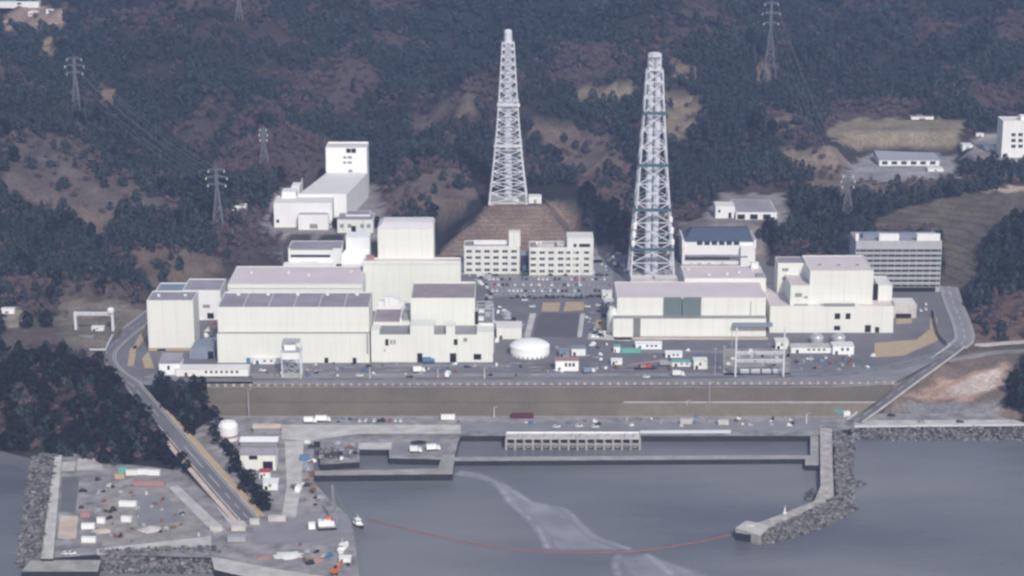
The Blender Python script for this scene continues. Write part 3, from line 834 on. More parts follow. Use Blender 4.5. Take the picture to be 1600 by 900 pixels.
# ------------------------------------------------------------------ building helpers
class Bld:
    def __init__(self, name, label, cat='building', loc=(0, 0, 0), group=None):
        self.root = thing(name, loc, label, cat, group)

    def part(self, name, mb, mats, parent=None, label=None, smooth=False):
        o = mb.build(name, mats, parent or self.root, smooth=smooth)
        if label: o['label'] = label
        return o

    def block(self, d, wall='cream', roof='roof_pink', parapet=0.7, wname='wall', rname='roof', lw=None, lr=None):
        x0, x1, y0, y1, z0, z1 = d
        w = MB().box(x0, x1, y0, y1, z0, z1)
        t = .45
        if parapet:
            w.box(x0, x1, y0, y0 + t, z1, z1 + parapet); w.box(x0, x1, y1 - t, y1, z1, z1 + parapet)
            w.box(x0, x0 + t, y0 + t, y1 - t, z1, z1 + parapet); w.box(x1 - t, x1, y0 + t, y1 - t, z1, z1 + parapet)
        wo = self.part(wname, w, wall, label=lw)
        r = MB().box(x0 + t + .02, x1 - t - .02, y0 + t + .02, y1 - t - .02, z1 + .01, z1 + .12)
        ro = self.part(rname, r, roof, label=lr)
        return wo, ro

    def front(self, name, p0, p1, q0, q1, Y, mat='dark', proud=.08, frame=None):
        """opening on a wall facing the camera at depth Y from photo outline (x p0..p1, y q0..q1)"""
        a, b = gy(p0, q1, Y), gy(p1, q0, Y)
        if frame:
            mb = MB().box(a.x - .18, b.x + .18, Y - proud, Y + .1, a.z - .15, b.z + .18, 0)
            mb.box(a.x, b.x, Y - proud - .03, Y + .05, a.z, b.z, 1)
            return self.part(name, mb, [frame, mat])
        return self.part(name, MB().box(a.x, b.x, Y - proud, Y + .1, a.z, b.z), mat)


def fb(p0, p1, yb, yt, yr, zb=0.0, Y=None):
    if Y is None: Y = gz(800, yb, zb).y
    z1 = gy(800, yt, Y).z
    yb2 = proj(0, Y, zb)[1]
    x0, x1 = gy(p0, (yb2 + yt) / 2, Y).x, gy(p1, (yb2 + yt) / 2, Y).x
    y1 = gz(800, yr, z1).y
    return (x0, x1, Y, max(y1, Y + 4), zb, z1)


def hfb(p0, p1, q, qt, qr):
    h = hit((p0 + p1) / 2, q)
    return fb(p0, p1, q, qt, qr, zb=h.z - 2.5, Y=h.y)


def ctr(d):
    return ((d[0] + d[1]) / 2, (d[2] + d[3]) / 2, d[4])


# ================================================================== THE PLANT
def seam_ribs(d, n, mat='roof_white', w=.4):
    mb = MB(); x0, x1, y0, y1, z0, z1 = d
    for k in range(1, n):
        x = x0 + (x1 - x0) * k / n; mb.box(x - w / 2, x + w / 2, y0 + .6, y1 - .6, z1 + .13, z1 + .4)
    return mb


def vents(b, d, n, mat='white', seed=0, s=1.6):
    r = random.Random(seed); x0, x1, y0, y1, z0, z1 = d
    for k in range(n):
        x = x0 + (x1 - x0) * (k + .5 + r.uniform(-.2, .2)) / n; y = y0 + (y1 - y0) * r.uniform(.25, .75); h = r.uniform(.8, 1.6)
        mb = MB().box(x - s / 2, x + s / 2, y - s / 2, y + s / 2, z1 + .12, z1 + h).box(x - s * .65, x + s * .65, y - s * .65, y + s * .65, z1 + h, z1 + h + .25)
        b.part('roof_vent', mb, mat)


# --- far left small block
d = fb(231, 303, 548, 471, 456)
b = Bld('pump_block', 'tall cream windowless block at the left end of the plant with grey roof', loc=ctr(d))
b.block(d, 'cream', 'roof_grey')
b.part('plinth', MB().box(d[0] - .15, d[1] + .15, d[2] - .2, d[2] + 3, 0, 1.9), 'tan')
b.front('door', 246, 259, 545, 549, d[2] - .2, 'dark')
vents(b, d, 2, seed=3)
d = fb(286, 345, 500, 455, 437)
b = Bld('workshop', 'white walled long block with dark grey roof behind the left cream block', loc=ctr(d))
b.block(d, 'white', 'roof_grey')
d2 = (d[0] - 19, d[0] - .05, d[2] + 6, d[3] - 3, 0, d[5] - 2.0)
b.block(d2, 'white', 'bluegrey', wname='side_wing', rname='side_roof')
b.front('louvre', 317, 328, 476, 481, d[2], 'band'); b.front('door', 324, 334, 489, 498, d[2], 'dark')

# --- turbine hall with the grey roof
dh = fb(341, 577, 566, 482, 458)
b = Bld('turbine_hall', 'long cream turbine hall with dark grey roof left of the plant centre', loc=ctr(dh))
b.block(dh, 'cream', 'roof_grey', parapet=.9)
zl = gy(460, 518, dh[2]).z
b.part('lower_wall', MB().box(dh[0] - .6, dh[1] + .02, dh[2] - 1.4, dh[2] - .005, 0, zl - 1.0), 'cream')
b.part('ledge', MB().box(dh[0] - .4, dh[1] + .1, dh[2] - 1.2, dh[2] - .006, zl - .99, zl - .3), 'band')
b.part('roof_ribs', seam_ribs(dh, 6), 'roof_white')
for p in (388, 398, 510, 554, 429):
    b.front('door', p - 3, p + 3, 559, 567, dh[2] - 1.4, 'dark' if p > 500 else 'blue')
b.part('downpipe', MB().box(dh[1] - 1.6, dh[1] - .7, dh[2] - 1.9, dh[2] - 1.41, 6, zl - 1.2), 'band')
for k in range(5):
    x = dh[0] + (dh[1] - dh[0]) * (k + .5) / 5
    b.part('roof_vent', MB().box(x - 1, x + 1, dh[3] - 6, dh[3] - 4, dh[5] + .13, dh[5] + 1.4), 'white')

# --- reactor block right of the hall, with its stepped annex
df = fb(642, 742, 566, 469, 443, Y=-158)
b = Bld('reactor_building', 'cream reactor block with brownish roof and stepped annex, right of the grey-roofed hall', loc=ctr(df))
b.block(df, 'cream', 'roof_brown', parapet=1.4)
b.part('roof_ribs', seam_ribs(df, 2, w=.35), 'roof_brown')
dg = fb(580, 770, 566, 521, 505)
Yg = dg[2]
ztop = dg[5]
segs = [(580, 593, 516, 521), (593, 641, 523, 523), (641, 678, 509, 511), (678, 697, 522, 522), (697, 711, 511, 513), (711, 745, 522, 522), (745, 771, 519, 520)]
b.part('annex_wall', MB().box(dg[0], dg[1], Yg, df[2] - .02, 0, gy(800, 523, Yg).z), 'cream')
for p0, p1, t, _ in segs:
    if t < 521:
        a = gy(p0, 530, Yg).x; c = gy(p1, 530, Yg).x
        mb = MB().box(a, c, Yg + .002, min(Yg + 14, df[2] - .05), gy(800, 523, Yg).z + .01, gy(800, t, Yg).z)
        b.part('annex_parapet', mb, 'cream')
a = gy(593, 523, Yg); c = gy(745, 523, Yg)
b.part('annex_roof', MB().box(a.x, c.x, Yg + .5, df[2] - .05, a.z + .012, a.z + .15), 'band')
for p0, p1, q0, q1 in ((652, 660, 552, 566), (703, 713, 552, 566), (740, 752, 553, 562)): b.front('door', p0, p1, q0, q1, Yg)
for p0, p1, q0, q1, mt in ((602, 607, 530, 540, 'dark'), (610, 613, 531, 538, 'band'), (615, 618, 531, 538, 'band'), (709, 715, 530, 539, 'dark'), (724, 730, 528, 534, 'band'), (600, 602, 545, 549, 'band')):
    b.front('window', p0, p1, q0, q1, Yg, mt)
# low link roofs between hall and reactor
x0, x1 = dg[0] + .1, gy(641, 500, df[2]).x - .1
zl2 = 20.0
b.part('link_block', MB().box(x0, x1, df[2] + .02, -112, 0, zl2), 'cream')
b.part('link_roof', MB().box(x0 + .5, x1 - 7, df[2] + 1, -128, zl2 + .01, zl2 + .2), 'roof_brown')
b.part('link_parapet', MB().box(x1 - 6.5, x1 - 5.5, df[2] + 1, -122, zl2 + .01, zl2 + 2.2).box(x0, x1, -127.5, -126.5, zl2 + .01, zl2 + 2.0), 'white')
mb = MB()
for k, (u, w, h) in enumerate(((.12, 4, 4.5), (.35, 6, 7.0), (.52, 5, 5.5), (.7, 3.5, 3))):
    xx = x0 + (x1 - x0) * u; mb.box(xx - w / 2, xx + w / 2, -125 + k, -119 + k * .5, zl2 + .01, zl2 + h)
b.part('penthouse', mb, 'white')
b.part('penthouse_louvre', MB().box(x1 - 4.6, x1 - 1.6, df[2] + 4, df[2] + 12, zl2 + .01, zl2 + 4.5), 'band')
# right hand wing with gantries on its roof
xr0, xr1 = df[1] + .02, gy(771, 520, Yg).x
b.part('east_wing', MB().box(xr0, xr1, df[2] + .01, df[3] - 4, 0, 19.5), 'cream')
b.part('east_roof', MB().box(xr0 + .4, xr1 - .4, df[2] + .4, df[3] - 5, 19.51, 19.7), 'asphalt_pale')
b.part('stair_slot', MB().box(df[1] - .02, df[1] + 2.2, df[2] - .25, df[2] - .03, ztop, 27), 'dark')
mb = MB()
for k in range(4):
    y = df[2] + 6 + k * 9
    mb.bar((xr0 + 1, y, 19.7), (xr0 + 1, y, 24.5), .5).bar((xr1 - 1, y, 19.7), (xr1 - 1, y, 24.5), .5).bar((xr0 + 1, y, 24.5), (xr1 - 1, y, 24.5), .5)
b.part('roof_gantry', mb, 'steel')
for k in range(4):
    b.part('roof_unit', MB().box(xr0 + 2 + (k % 2) * 4, xr0 + 5.5 + (k % 2) * 4, df[2] + 5 + k * 9, df[2] + 9 + k * 9, 19.71, 21.5 + k % 2), 'silver' if k % 2 else 'white')

# --- older unit behind: pale roofed turbine house and square reactor block
dd = fb(357, 567, 470, 445, 417, Y=-93)
b = Bld('pale_roof_hall', 'long cream hall with pale pink roof behind the grey-roofed turbine hall', loc=ctr(dd))
b.block(dd, 'cream', 'roof_pink', parapet=.5)
vents(b, dd, 4, 'roof_white', 5, 1.4)
b.part('eaves_ledge', MB().box(dd[0] - .3, dd[1] - .1, dd[2] - .5, dd[2] - .01, dd[5] - 2.2, dd[5] - 1.7), 'roof_white')
d2 = fb(568, 720, 470, 410, 403, Y=-60)
b2 = Bld('old_reactor_building', 'cream reactor building with a square windowless upper block behind the halls', loc=ctr(d2))
b2.block((d2[0], d2[1], d2[2], d2[2] + 10.5, 0, d2[5]), 'cream', 'roof_pink', parapet=.8)
de = fb(591, 672, 407, 357, 343, Y=-49.45)
x0, x1, y0, y1, z0, z1 = de
z0 = 0
mb = MB().box(x0, x1 + 2.5, y0, y1, z0, z1)
b2.part('upper_block', mb, 'cream')
mb = MB()
ch = 3.2
mb.solid([(x0 - .2, y0 - .2, z1 + .01), (x1 + 2.7, y0 - .2, z1 + .01), (x1 + 2.7, y1 + .2, z1 + .01), (x0 - .2, y1 + .2, z1 + .01),
          (x0 + ch, y0 + 9, z1 + 2.4), (x1 + 1.5, y0 + 9, z1 + 2.4), (x1 + 1.5, y1 - 3, z1 + 2.4), (x0 + ch, y1 - 3, z1 + 2.4)],
         [(4, 5, 6, 7), (0, 1, 5, 4), (1, 2, 6, 5), (2, 3, 7, 6), (3, 0, 4, 7), (0, 3, 2, 1)])
b2.part('upper_roof', mb, 'roof_white')
b2.part('base_ledge', MB().box(d2[0] + .5, d2[1] - .5, d2[2] - .3, d2[2] - .01, d2[5] - 1.2, d2[5] - .7), 'roof_pink')
b2.part('roof_cabin', MB().box(x0 - 7, x0 - 2.5, y0 - 6, y0 - 2, d2[5] + .15, d2[5] + 3.2), 'pink')

# --- white sheeted tower
dw = fb(541, 578, 420, 371, 365, Y=22)
b = Bld('sheeted_tower', 'bright white block with sloping skirt beside the square reactor block', loc=ctr(dw))
x0, x1, y0, y1, z0, z1 = dw
z0 = 0
b.part('tower_wall', MB().box(x0, x1, y0, y0 + 14, z0, z1), 'white_clean')
b.part('tower_roof', MB().box(x0 - .2, x1 + .2, y0 - .2, y0 + 14.2, z1 + .01, z1 + .5), 'white_clean')
zs = gy(540, 390, 22).z; xa = gy(526, 415, 16).x
b.part('skirt_roof', MB().solid([(xa, y0 - 10, 0), (x1 - .5, y0 - 10, 0), (x1 - .5, y0 - .02, 0), (xa, y0 - .02, 0), (xa, y0 - 10, zs - 8), (x1 - .5, y0 - 10, zs - 8), (x1 - .5, y0 - .02, zs), (x0 - .5, y0 - .02, zs)],
                                [(0, 3, 2, 1), (4, 5, 6, 7), (0, 1, 5, 4), (1, 2, 6, 5), (2, 3, 7, 6), (3, 0, 4, 7)]), 'white_clean')
# --- service building with strip windows
dj = fb(451, 534, 425, 389, 377, Y=12)
b = Bld('service_building', 'white two-tier service building with grey roof and dark strip window left of the white tower', loc=ctr(dj))
b.block(dj, 'white', 'roof_grey', parapet=.4)
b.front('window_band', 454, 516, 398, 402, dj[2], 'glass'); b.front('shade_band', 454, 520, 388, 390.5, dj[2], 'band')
b.front('window', 470, 497, 409, 412, dj[2], 'glass')
b.part('lower_wing', MB().box(dj[0] - 3, dj[1] - 6, dj[2] - 6, dj[2] - .02, 0, gy(470, 405, 12).z - 2.0), 'white')

M['office'] = pm('office_render', (0.72, 0.725, 0.68), 0.8, 0.07, 0.05, streak=0.18)
# --- hillside complex with the tall white block
zk = 20.0
dk = fb(466, 556, 352, 303, 268, zb=zk, Y=124)
b = Bld('hillside_works', 'white stepped hillside works with a tall windowed block and long sloping roofline', loc=ctr(dk))
x0, x1, y0, y1, z0, z1 = dk
x1 = gy(540, 320, 124).x
fp = [gz(a, c, z1) for a, c in ((466, 304), (541, 304), (575, 269.5), (511, 269.5))]
b.part('hall_wall', MB().prism([(p.x, p.y) for p in fp], zk - 1, z1), 'white')
cm = sum(fp, Vector((0, 0, 0))) / 4
b.part('hall_roof', MB().prism([(p.x + (cm.x - p.x) * .03, p.y + (cm.y - p.y) * .02) for p in fp], z1 + .01, z1 + .35), 'roof_white')
dt = fb(510, 574, 268, 232, 225, zb=zk, Y=205)
dt = (dt[0], dt[1], fp[2].y + .3, fp[2].y + 24, zk, dt[5])
b.block((dt[0], dt[1], dt[2], dt[3], zk, dt[5]), 'white_clean', 'roof_pink', parapet=1.2, wname='tower_wall', rname='tower_roof')
for p0, p1, q0, q1 in ((541, 548, 232, 239), (549, 556, 232, 239), (536, 541, 244, 248), (543, 550, 244, 248), (536, 541, 252, 256), (543, 550, 252, 256), (544, 551, 265, 269)):
    b.front('window', p0, p1, q0, q1, dt[2], 'band' if q0 > 240 else 'dark')
d1 = fb(428, 520, 352, 318, 308, zb=zk, Y=100)
b.block((d1[0], gy(519, 340, 100).x, 100, 123.9, zk, d1[5]), 'white', 'roof_white', parapet=.5, wname='front_wall', rname='front_roof')
d3 = fb(466, 513, 356, 336, 331, zb=zk, Y=92)
b.block((d3[0], d3[1], 92, 99.9, zk, d3[5]), 'white', 'roof_grey', parapet=.3, wname='porch_wall', rname='porch_roof')
b.front('window_band', 470, 508, 331.5, 335, 99.9, 'band')
b.front('door', 432, 436, 343, 348, 100, 'dark'); b.front('door', 484, 496, 350, 357, 92, 'band')
for (p0, p1, q1, Y) in ((440, 462, 300, 118), (455, 482, 291, 135), (470, 481, 283, 150)):
    a = gy(p0, q1, Y); c = gy(p1, q1, Y)
    b.part('side_block', MB().box(a.x, min(c.x, x0 - .05), Y, Y + 14, zk, a.z), 'white')
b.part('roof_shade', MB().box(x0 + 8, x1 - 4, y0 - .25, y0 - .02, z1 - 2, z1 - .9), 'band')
d4 = fb(527, 583, 363, 344, 333, zb=19.5, Y=84)
b = Bld('annex_shed', 'low white building with two dark grey roofs beside the stepped hillside works', loc=ctr(d4))
b.block(d4, 'office', 'roof_grey', parapet=.3)
d5 = fb(540, 578, 340, 336, 329, zb=d4[5] + .2, Y=d4[2] + 12)
b.block(d5, 'white', 'roof_grey', parapet=.2, wname='upper_wall', rname='upper_roof')
for p in (534, 546, 566, 576): b.front('window', p - 3, p + 3, 350, 356, d4[2], 'band')
b.front('door', 549, 556, 353, 362, d4[2], 'dark')


# --- office blocks
def office(name, label, p0, p1, yb, yt, yr, cols, rows, extra):
    d = fb(p0, p1, yb, yt, yr)
    b = Bld(name, label, 'office building', ctr(d))
    b.block(d, 'office', 'roof_grey', parapet=.7)
    zb = d[5] / (rows + .35)
    for r_ in range(rows):
        for c in cols:
            a = gy(c - 4.2, 400, d[2]).x; e = gy(c + 4.2, 400, d[2]).x; z = zb * (r_ + .45)
            mb = MB().box(a - .2, e + .2, d[2] - .12, d[2] + .05, z - .2, z + zb * .5, 0).box(a, e, d[2] - .16, d[2] + .04, z, z + zb * .44, 1)
            mb.box((a + e) / 2 - .08, (a + e) / 2 + .08, d[2] - .2, d[2] - .15, z, z + zb * .44, 0)
            b.part('window', mb, ['white', 'glass'])
    for c in range(len(cols) + 1):
        x = d[0] + .2 + (d[1] - d[0] - 1.2) * c / len(cols)
        b.part('pilaster', MB().box(x, x + .8, d[2] - .45, d[2] - .005, 0, d[5] - .3), 'office')
    extra(b, d)
    return b, d




def ex1(b, d):
    a, c = gy(795, 370, d[2]).x, gy(813, 370, d[2]).x
    b.part('stair_tower', MB().box(a, c, d[2] + 2, d[2] + 9, d[5] + .13, gy(800, 364, d[2]).z), 'office')
    b.part('roof_screen', MB().box(d[0] + 7, a - .5, d[2] + 7, d[2] + 7.6, d[5] + .13, d[5] + 3.4), 'white')
    b.part('roof_plant', MB().box(d[0] + 9, a - 2, d[2] + 8, d[2] + 11, d[5] + .13, d[5] + 2.4), 'bluegrey')


def ex2(b, d):
    a = gy(886, 380, d[2]).x
    zt = gy(900, 374, d[2]).z
    b.part('upper_storey', MB().box(a, d[1], d[2] + .01, d[3] - .5, d[5] + .71, zt + 1), 'office')
    b.front('recess', 905, 922, 381, 386, d[2], 'dark'); b.front('window', 896, 901, 381, 386, d[2], 'glass')
    for p in (839, 845):
        q = gy(p, 372, d[2] + 8); b.part('roof_tank', MB().lathe((q.x, q.y, d[5] + .13), [(1.0, 0), (1.0, 2.2), (.6, 2.7)], 10), 'white')
    b.part('roof_plant', MB().box(d[0] + 6, a - 9, d[2] + 4, d[2] + 9, d[5] + .13, d[5] + 2.0), 'concrete_pale')
    b.part('roof_plant', MB().box(a - 7, a - 1, d[2] + 6, d[2] + 11, d[5] + .13, d[5] + 3.4), 'concrete_pale')


office('office_block', 'grey-white four-storey office block with stair tower in front of the mound', 725, 812, 428, 386, 377, [733, 747, 761, 775, 789, 803], 4, ex1)
office('office_block', 'grey-white office block with raised right end, nearer the lattice stack', 827, 927, 430, 388, 378, [833, 847, 861, 876, 887, 900, 916], 4, ex2)
d = (gy(813, 400, 48).x + .05, gy(826, 400, 48).x - .05, 46, 52, 0, 14)
b = Bld('link_bridge', 'narrow dark glazed entrance link between the two office blocks', 'building', ctr(d))
b.block(d, 'bluegrey', 'roof_grey', parapet=.2); b.part('glazing', MB().box(d[0] + .2, d[1] - .2, d[2] - .1, d[2] + .1, 1, 12), 'glass')
b.part('canopy', MB().lathe((ctr(d)[0], d[2] - 2, 1.5), [(2.6, 0), (2.6, 2.2), (1.4, 3.6), (.2, 4.1)], 12), 'teal')

# --- right turbine building with green shutters
dp = fb(958, 1197, 526, 498, 494)
du = fb(964, 1196, 520, 466, 441, Y=-115)
b = Bld('shutter_hall', 'wide cream hall with tall grey-green shutter doors in front of the taller stack', loc=ctr(du))
b.block(du, 'cream', 'roof_pink', parapet=.4)
zl = dp[5]
x0 = dp[0]
b.part('lower_wall', MB().box(x0, dp[1], dp[2], du[2] - .01, 0, zl), 'cream')
b.part('chamfer', MB().lathe((x0 + 1.5, du[2] + 5, 0), [(5.2, 0), (5.2, zl), (3.6, zl + 4.5)], 16), 'cream')
b.part('ledge', MB().box(x0 + .5, dp[1] - .5, dp[2] + .2, du[2] - .012, zl + .01, zl + .35), 'band')
for p0, p1 in ((1036, 1065.2), (1067, 1096)): b.front('shutter_door', p0, p1, 464.5, 495, du[2], 'shutter')
b.part('door_post', MB().box(gy(1065.2, 480, du[2]).x, gy(1067, 480, du[2]).x, du[2] - .3, du[2] - .01, zl + .4, du[5] - .4), 'dark')
b.front('shutter_door', 989, 1001, 497.5, 526, dp[2], 'shutter_grey')
b.front('pipe_rail', 1172, 1174, 470, 494, du[2], 'band')
b.part('canopy', MB().box(gy(1145, 505, dp[2]).x, gy(1206, 505, dp[2]).x, dp[2] - 5, dp[2] - .01, 8.0, 9.6), 'bluegrey')
dr = fb(1069, 1196, 470, 436, 416, Y=du[3] + .5)
b2 = Bld('rear_hall', 'long low hall with pale pink roof right beside the foot of the lattice stack', loc=ctr(dr))
b2.block(dr, 'cream', 'roof_pink', parapet=.4); vents(b2, dr, 5, 'roof_white', 8, 1.8)
b2.part('roof_cabin', MB().box(dr[1] - 7, dr[1] - 2, dr[3] - 7, dr[3] - 2, dr[5] + .13, dr[5] + 4), 'white')
b2.part('roof_louvre', MB().box(dr[1] - 6, dr[1] - 1, dr[2] + 4, dr[2] + 9, dr[5] + .13, dr[5] + 1.6), 'band')

# --- right reactor building
dq = fb(1203, 1396, 520, 480, 450)
b = Bld('reactor_building', 'stepped cream reactor building at the right end of the plant with pale roofs', loc=ctr(dq))
Yq = dq[2]
b.block((dq[0], dq[1], Yq, -60, 0, dq[5]), 'cream', 'roof_pink', parapet=.6, wname='base_wall', rname='base_roof')
dm = fb(1265, 1364, 480, 424, 400, zb=dq[5] + .2, Y=-106)
b.block(dm, 'cream', 'roof_pink', parapet=.5, wname='tower_wall', rname='tower_roof')
for k in range(3):
    x = dm[0] + (dm[1] - dm[0]) * (.2 + .3 * k); b.part('roof_hatch', MB().box(x - 1, x + 1, dm[2] + 14, dm[2] + 16, dm[5] + .13, dm[5] + .9), 'band')
dl = fb(1215, 1266, 480, 412, 402, zb=dq[5] + .2, Y=-80)
b.block((dl[0], dm[0] - .03, dl[2], dl[3], dl[4], dl[5]), 'cream', 'roof_grey', parapet=.4, wname='rear_wall', rname='rear_roof')
ds = fb(1235, 1265, 480, 447, 425, zb=dq[5] + .2, Y=-109)
b.block((ds[0], dm[0] - .03, ds[2], dl[2] - .03, ds[4], ds[5]), 'cream', 'roof_pink', parapet=.4, wname='step_wall', rname='step_roof')
de_ = fb(1364.5, 1394, 480, 447, 432, zb=dq[5] + .2, Y=-98)
b.block((dm[1] + 5, de_[1], de_[2], de_[3], de_[4], de_[5]), 'cream', 'roof_white', parapet=.4, wname='end_wall', rname='end_roof')
b.part('slot', MB().box(dm[1] + .05, dm[1] + 4.9, -96, -95.6, dq[5] + .2, dq[5] + 11), 'dark')
b.part('step_block', MB().box(gy(1285, 480, Yq).x, gy(1340, 480, Yq).x, Yq + .02, Yq + 5, dq[5] + .65, gy(1300, 476, Yq).z), 'cream')
b.front('louvre', 1286, 1336, 474, 479, Yq + .02, 'band')
b.front('louvre', 1242, 1253, 458, 464, ds[2], 'band'); b.front('ledge', 1240, 1263, 475, 480, ds[2], 'band')
b.front('louvre', 1256, 1262, 463, 466, ds[2], 'band')
b.front('louvre', 1222, 1232, 419, 424, dl[2], 'band'); b.front('louvre', 1222, 1232, 432, 438, dl[2], 'band')
for p0, p1, q0, q1 in ((1304, 1313, 489.5, 498.5), (1321, 1329, 489.5, 498.5)): b.front('window', p0, p1, q0, q1, Yq)
for p0, p1, q0, q1 in ((1303, 1313, 509, 516), (1351, 1361, 508, 519), (1367, 1374, 511, 519.5)): b.front('door', p0, p1, q0, q1, Yq)
d = fb(1397, 1432, 497, 476, 466)
b = Bld('low_store', 'low pale store building beside the right reactor building', loc=ctr(d)); b.block(d, 'concrete_pale', 'roof_white', parapet=.3)
b.front('door', 1399, 1424, 490, 497, d[2], 'dark')

# --- administration building with ribbon windows
da = fb(1336, 1470, 456, 377, 363)
b = Bld('administration_building', 'eight-storey grey building with ribbon windows below the rounded grassy hill', 'office building', ctr(da))
b.block(da, 'adminwall' if 'adminwall' in M else 'concrete_pale', 'roof_grey', parapet=.3)
n = 8
zt = gy(1400, 386, da[2]).z
for k in range(n):
    z = 3.4 + (zt - 3.4) * k / n
    b.part('window_band', MB().box(da[0] + .5, da[1] - .5, da[2] - .12, da[2] + .05, z + .25, z + (zt - 3.4) / n * .52), 'glass')
    b.part('spandrel', MB().box(da[0], da[1], da[2] - .5, da[2] - .005, z + (zt - 3.4) / n * .56, z + (zt - 3.4) / n * .98), 'adminwall')
b.part('entrance', MB().box(da[0] + 3, da[1] - 3, da[2] - .3, da[2] + .05, .2, 3.2), 'dark')
for k in range(12):
    x = da[0] + (da[1] - da[0]) * (k + .5) / 12
    b.part('mullion', MB().box(x - .15, x + .15, da[2] - .62, da[2] - .505, 3.4, zt), 'concrete_pale')
zp = gy(1400, 366, da[2]).z
for a, c in ((1337, 1342), (1374, 1405), (1433, 1469)):
    mb = MB().box(gy(a, 370, da[2]).x, gy(c, 370, da[2]).x, da[2] + .02, da[2] + 3, da[5] + .31, zp)
    b.part('roof_screen', mb, 'white')
b.part('roof_plant', MB().box(da[0] + 6, da[0] + 16, da[2] + 8, da[2] + 16, da[5] + .13, da[5] + 3), 'bluegrey')
b.part('roof_plant', MB().box(da[0] + 26, da[0] + 44, da[2] + 10, da[2] + 18, da[5] + .13, da[5] + 2.4), 'bluegrey')
b.part('roof_mast', MB().bar((da[1] - 6, da[2] + 6, da[5]), (da[1] - 6, da[2] + 6, da[5] + 8), .25), 'steel')

# --- hall with the dark blue hipped roof
dg2 = fb(1066, 1180, 408, 377, 370, Y=66)
b = Bld('hipped_roof_hall', 'white hall with a big dark blue-grey hipped roof behind the lattice stack', loc=ctr(dg2))
x0, x1, y0, _, z0, z1 = dg2
y1 = y0 + 30
b.part('wall', MB().box(x0, x1, y0, y1, 0, z1), 'white')
zr = gy(1120, 354, y0 + 17).z
xa, xb = gy(1080, 354, y0 + 17).x, gy(1168, 354, y0 + 17).x
b.part('roof', MB().solid([(x0 + 1.6, y0 - 1, z1 + .2), (x1 - 1.6, y0 - 1, z1 + .2), (x1 - 1.6, y1 + 1, z1 + .2), (x0 + 1.6, y1 + 1, z1 + .2), (xa, y0 + 12, zr), (xb, y0 + 12, zr), (xb, y0 + 18, zr), (xa, y0 + 18, zr)],
                          [(4, 5, 6, 7), (0, 1, 5, 4), (1, 2, 6, 5), (2, 3, 7, 6), (3, 0, 4, 7), (0, 3, 2, 1)]), 'roof_blue')
b.part('gable_wing', MB().solid([(x0 - .3, y0 - 1.2, z1 - 5), (x0 + 1.5, y0 - 1.2, z1 - 5), (x0 + 1.5, y1, z1 - 5), (x0 - .3, y1, z1 - 5), (x0 - .3, y0 - 1.2, z1 + 2.2), (x0 + 1.5, y0 - 1.2, z1 + .3), (x0 + 1.5, y1, z1 + .3), (x0 - .3, y1, z1 + 2.2)],
                                [(4, 5, 6, 7), (0, 1, 5, 4), (1, 2, 6, 5), (2, 3, 7, 6), (3, 0, 4, 7), (0, 3, 2, 1)]), 'white')
b.part('gable_wing', MB().solid([(x1 - 1.5, y0 - 1.2, z1 - 5), (x1 + .3, y0 - 1.2, z1 - 5), (x1 + .3, y1, z1 - 5), (x1 - 1.5, y1, z1 - 5), (x1 - 1.5, y0 - 1.2, z1 + .3), (x1 + .3, y0 - 1.2, z1 + 2.2), (x1 + .3, y1, z1 + 2.2), (x1 - 1.5, y1, z1 + .3)],
                                [(4, 5, 6, 7), (0, 1, 5, 4), (1, 2, 6, 5), (2, 3, 7, 6), (3, 0, 4, 7), (0, 3, 2, 1)]), 'white')
for k in range(6):
    p = 1089 + k * 11.5; b.front('window', p, p + 8.5, 377, 383, y0, 'glass')
b.part('veranda_roof', MB().box(x0 + 3, x1 - 6, y0 - 5, y0 - .01, z1 - 10.5, z1 - 10), 'roof_grey')
b.front('doors', 1070, 1140, 398, 406, y0, 'band')
b.part('porch', MB().box(x1 - 11, x1 - 1.6, y0 - 4, y0 - .02, 0, z1 - 3), 'white')
# --- buildings on the terrace behind
zt_ = 20.0
d = fb(1118, 1148, 341, 323, 316, zb=zt_)
b = Bld('terrace_house', 'small white flat-roofed building on the terrace behind the blue roofed hall', loc=ctr(d)); b.block(d, 'white', 'roof_white', parapet=.3)
b.front('window', 1122, 1126, 328, 332, d[2], 'glass'); b.front('door', 1138, 1143, 332, 341, d[2], 'dark')
d = fb(1150, 1214, 343, 332, 312, zb=zt_)
b = Bld('terrace_depot', 'low depot with wide dark grey roof beside the small white terrace building', loc=ctr(d)); b.block(d, 'white', 'roof_grey', parapet=.15)
for k in range(3): b.front('door', 1152 + k * 20, 1164 + k * 20, 335, 342.5, d[2], 'dark')
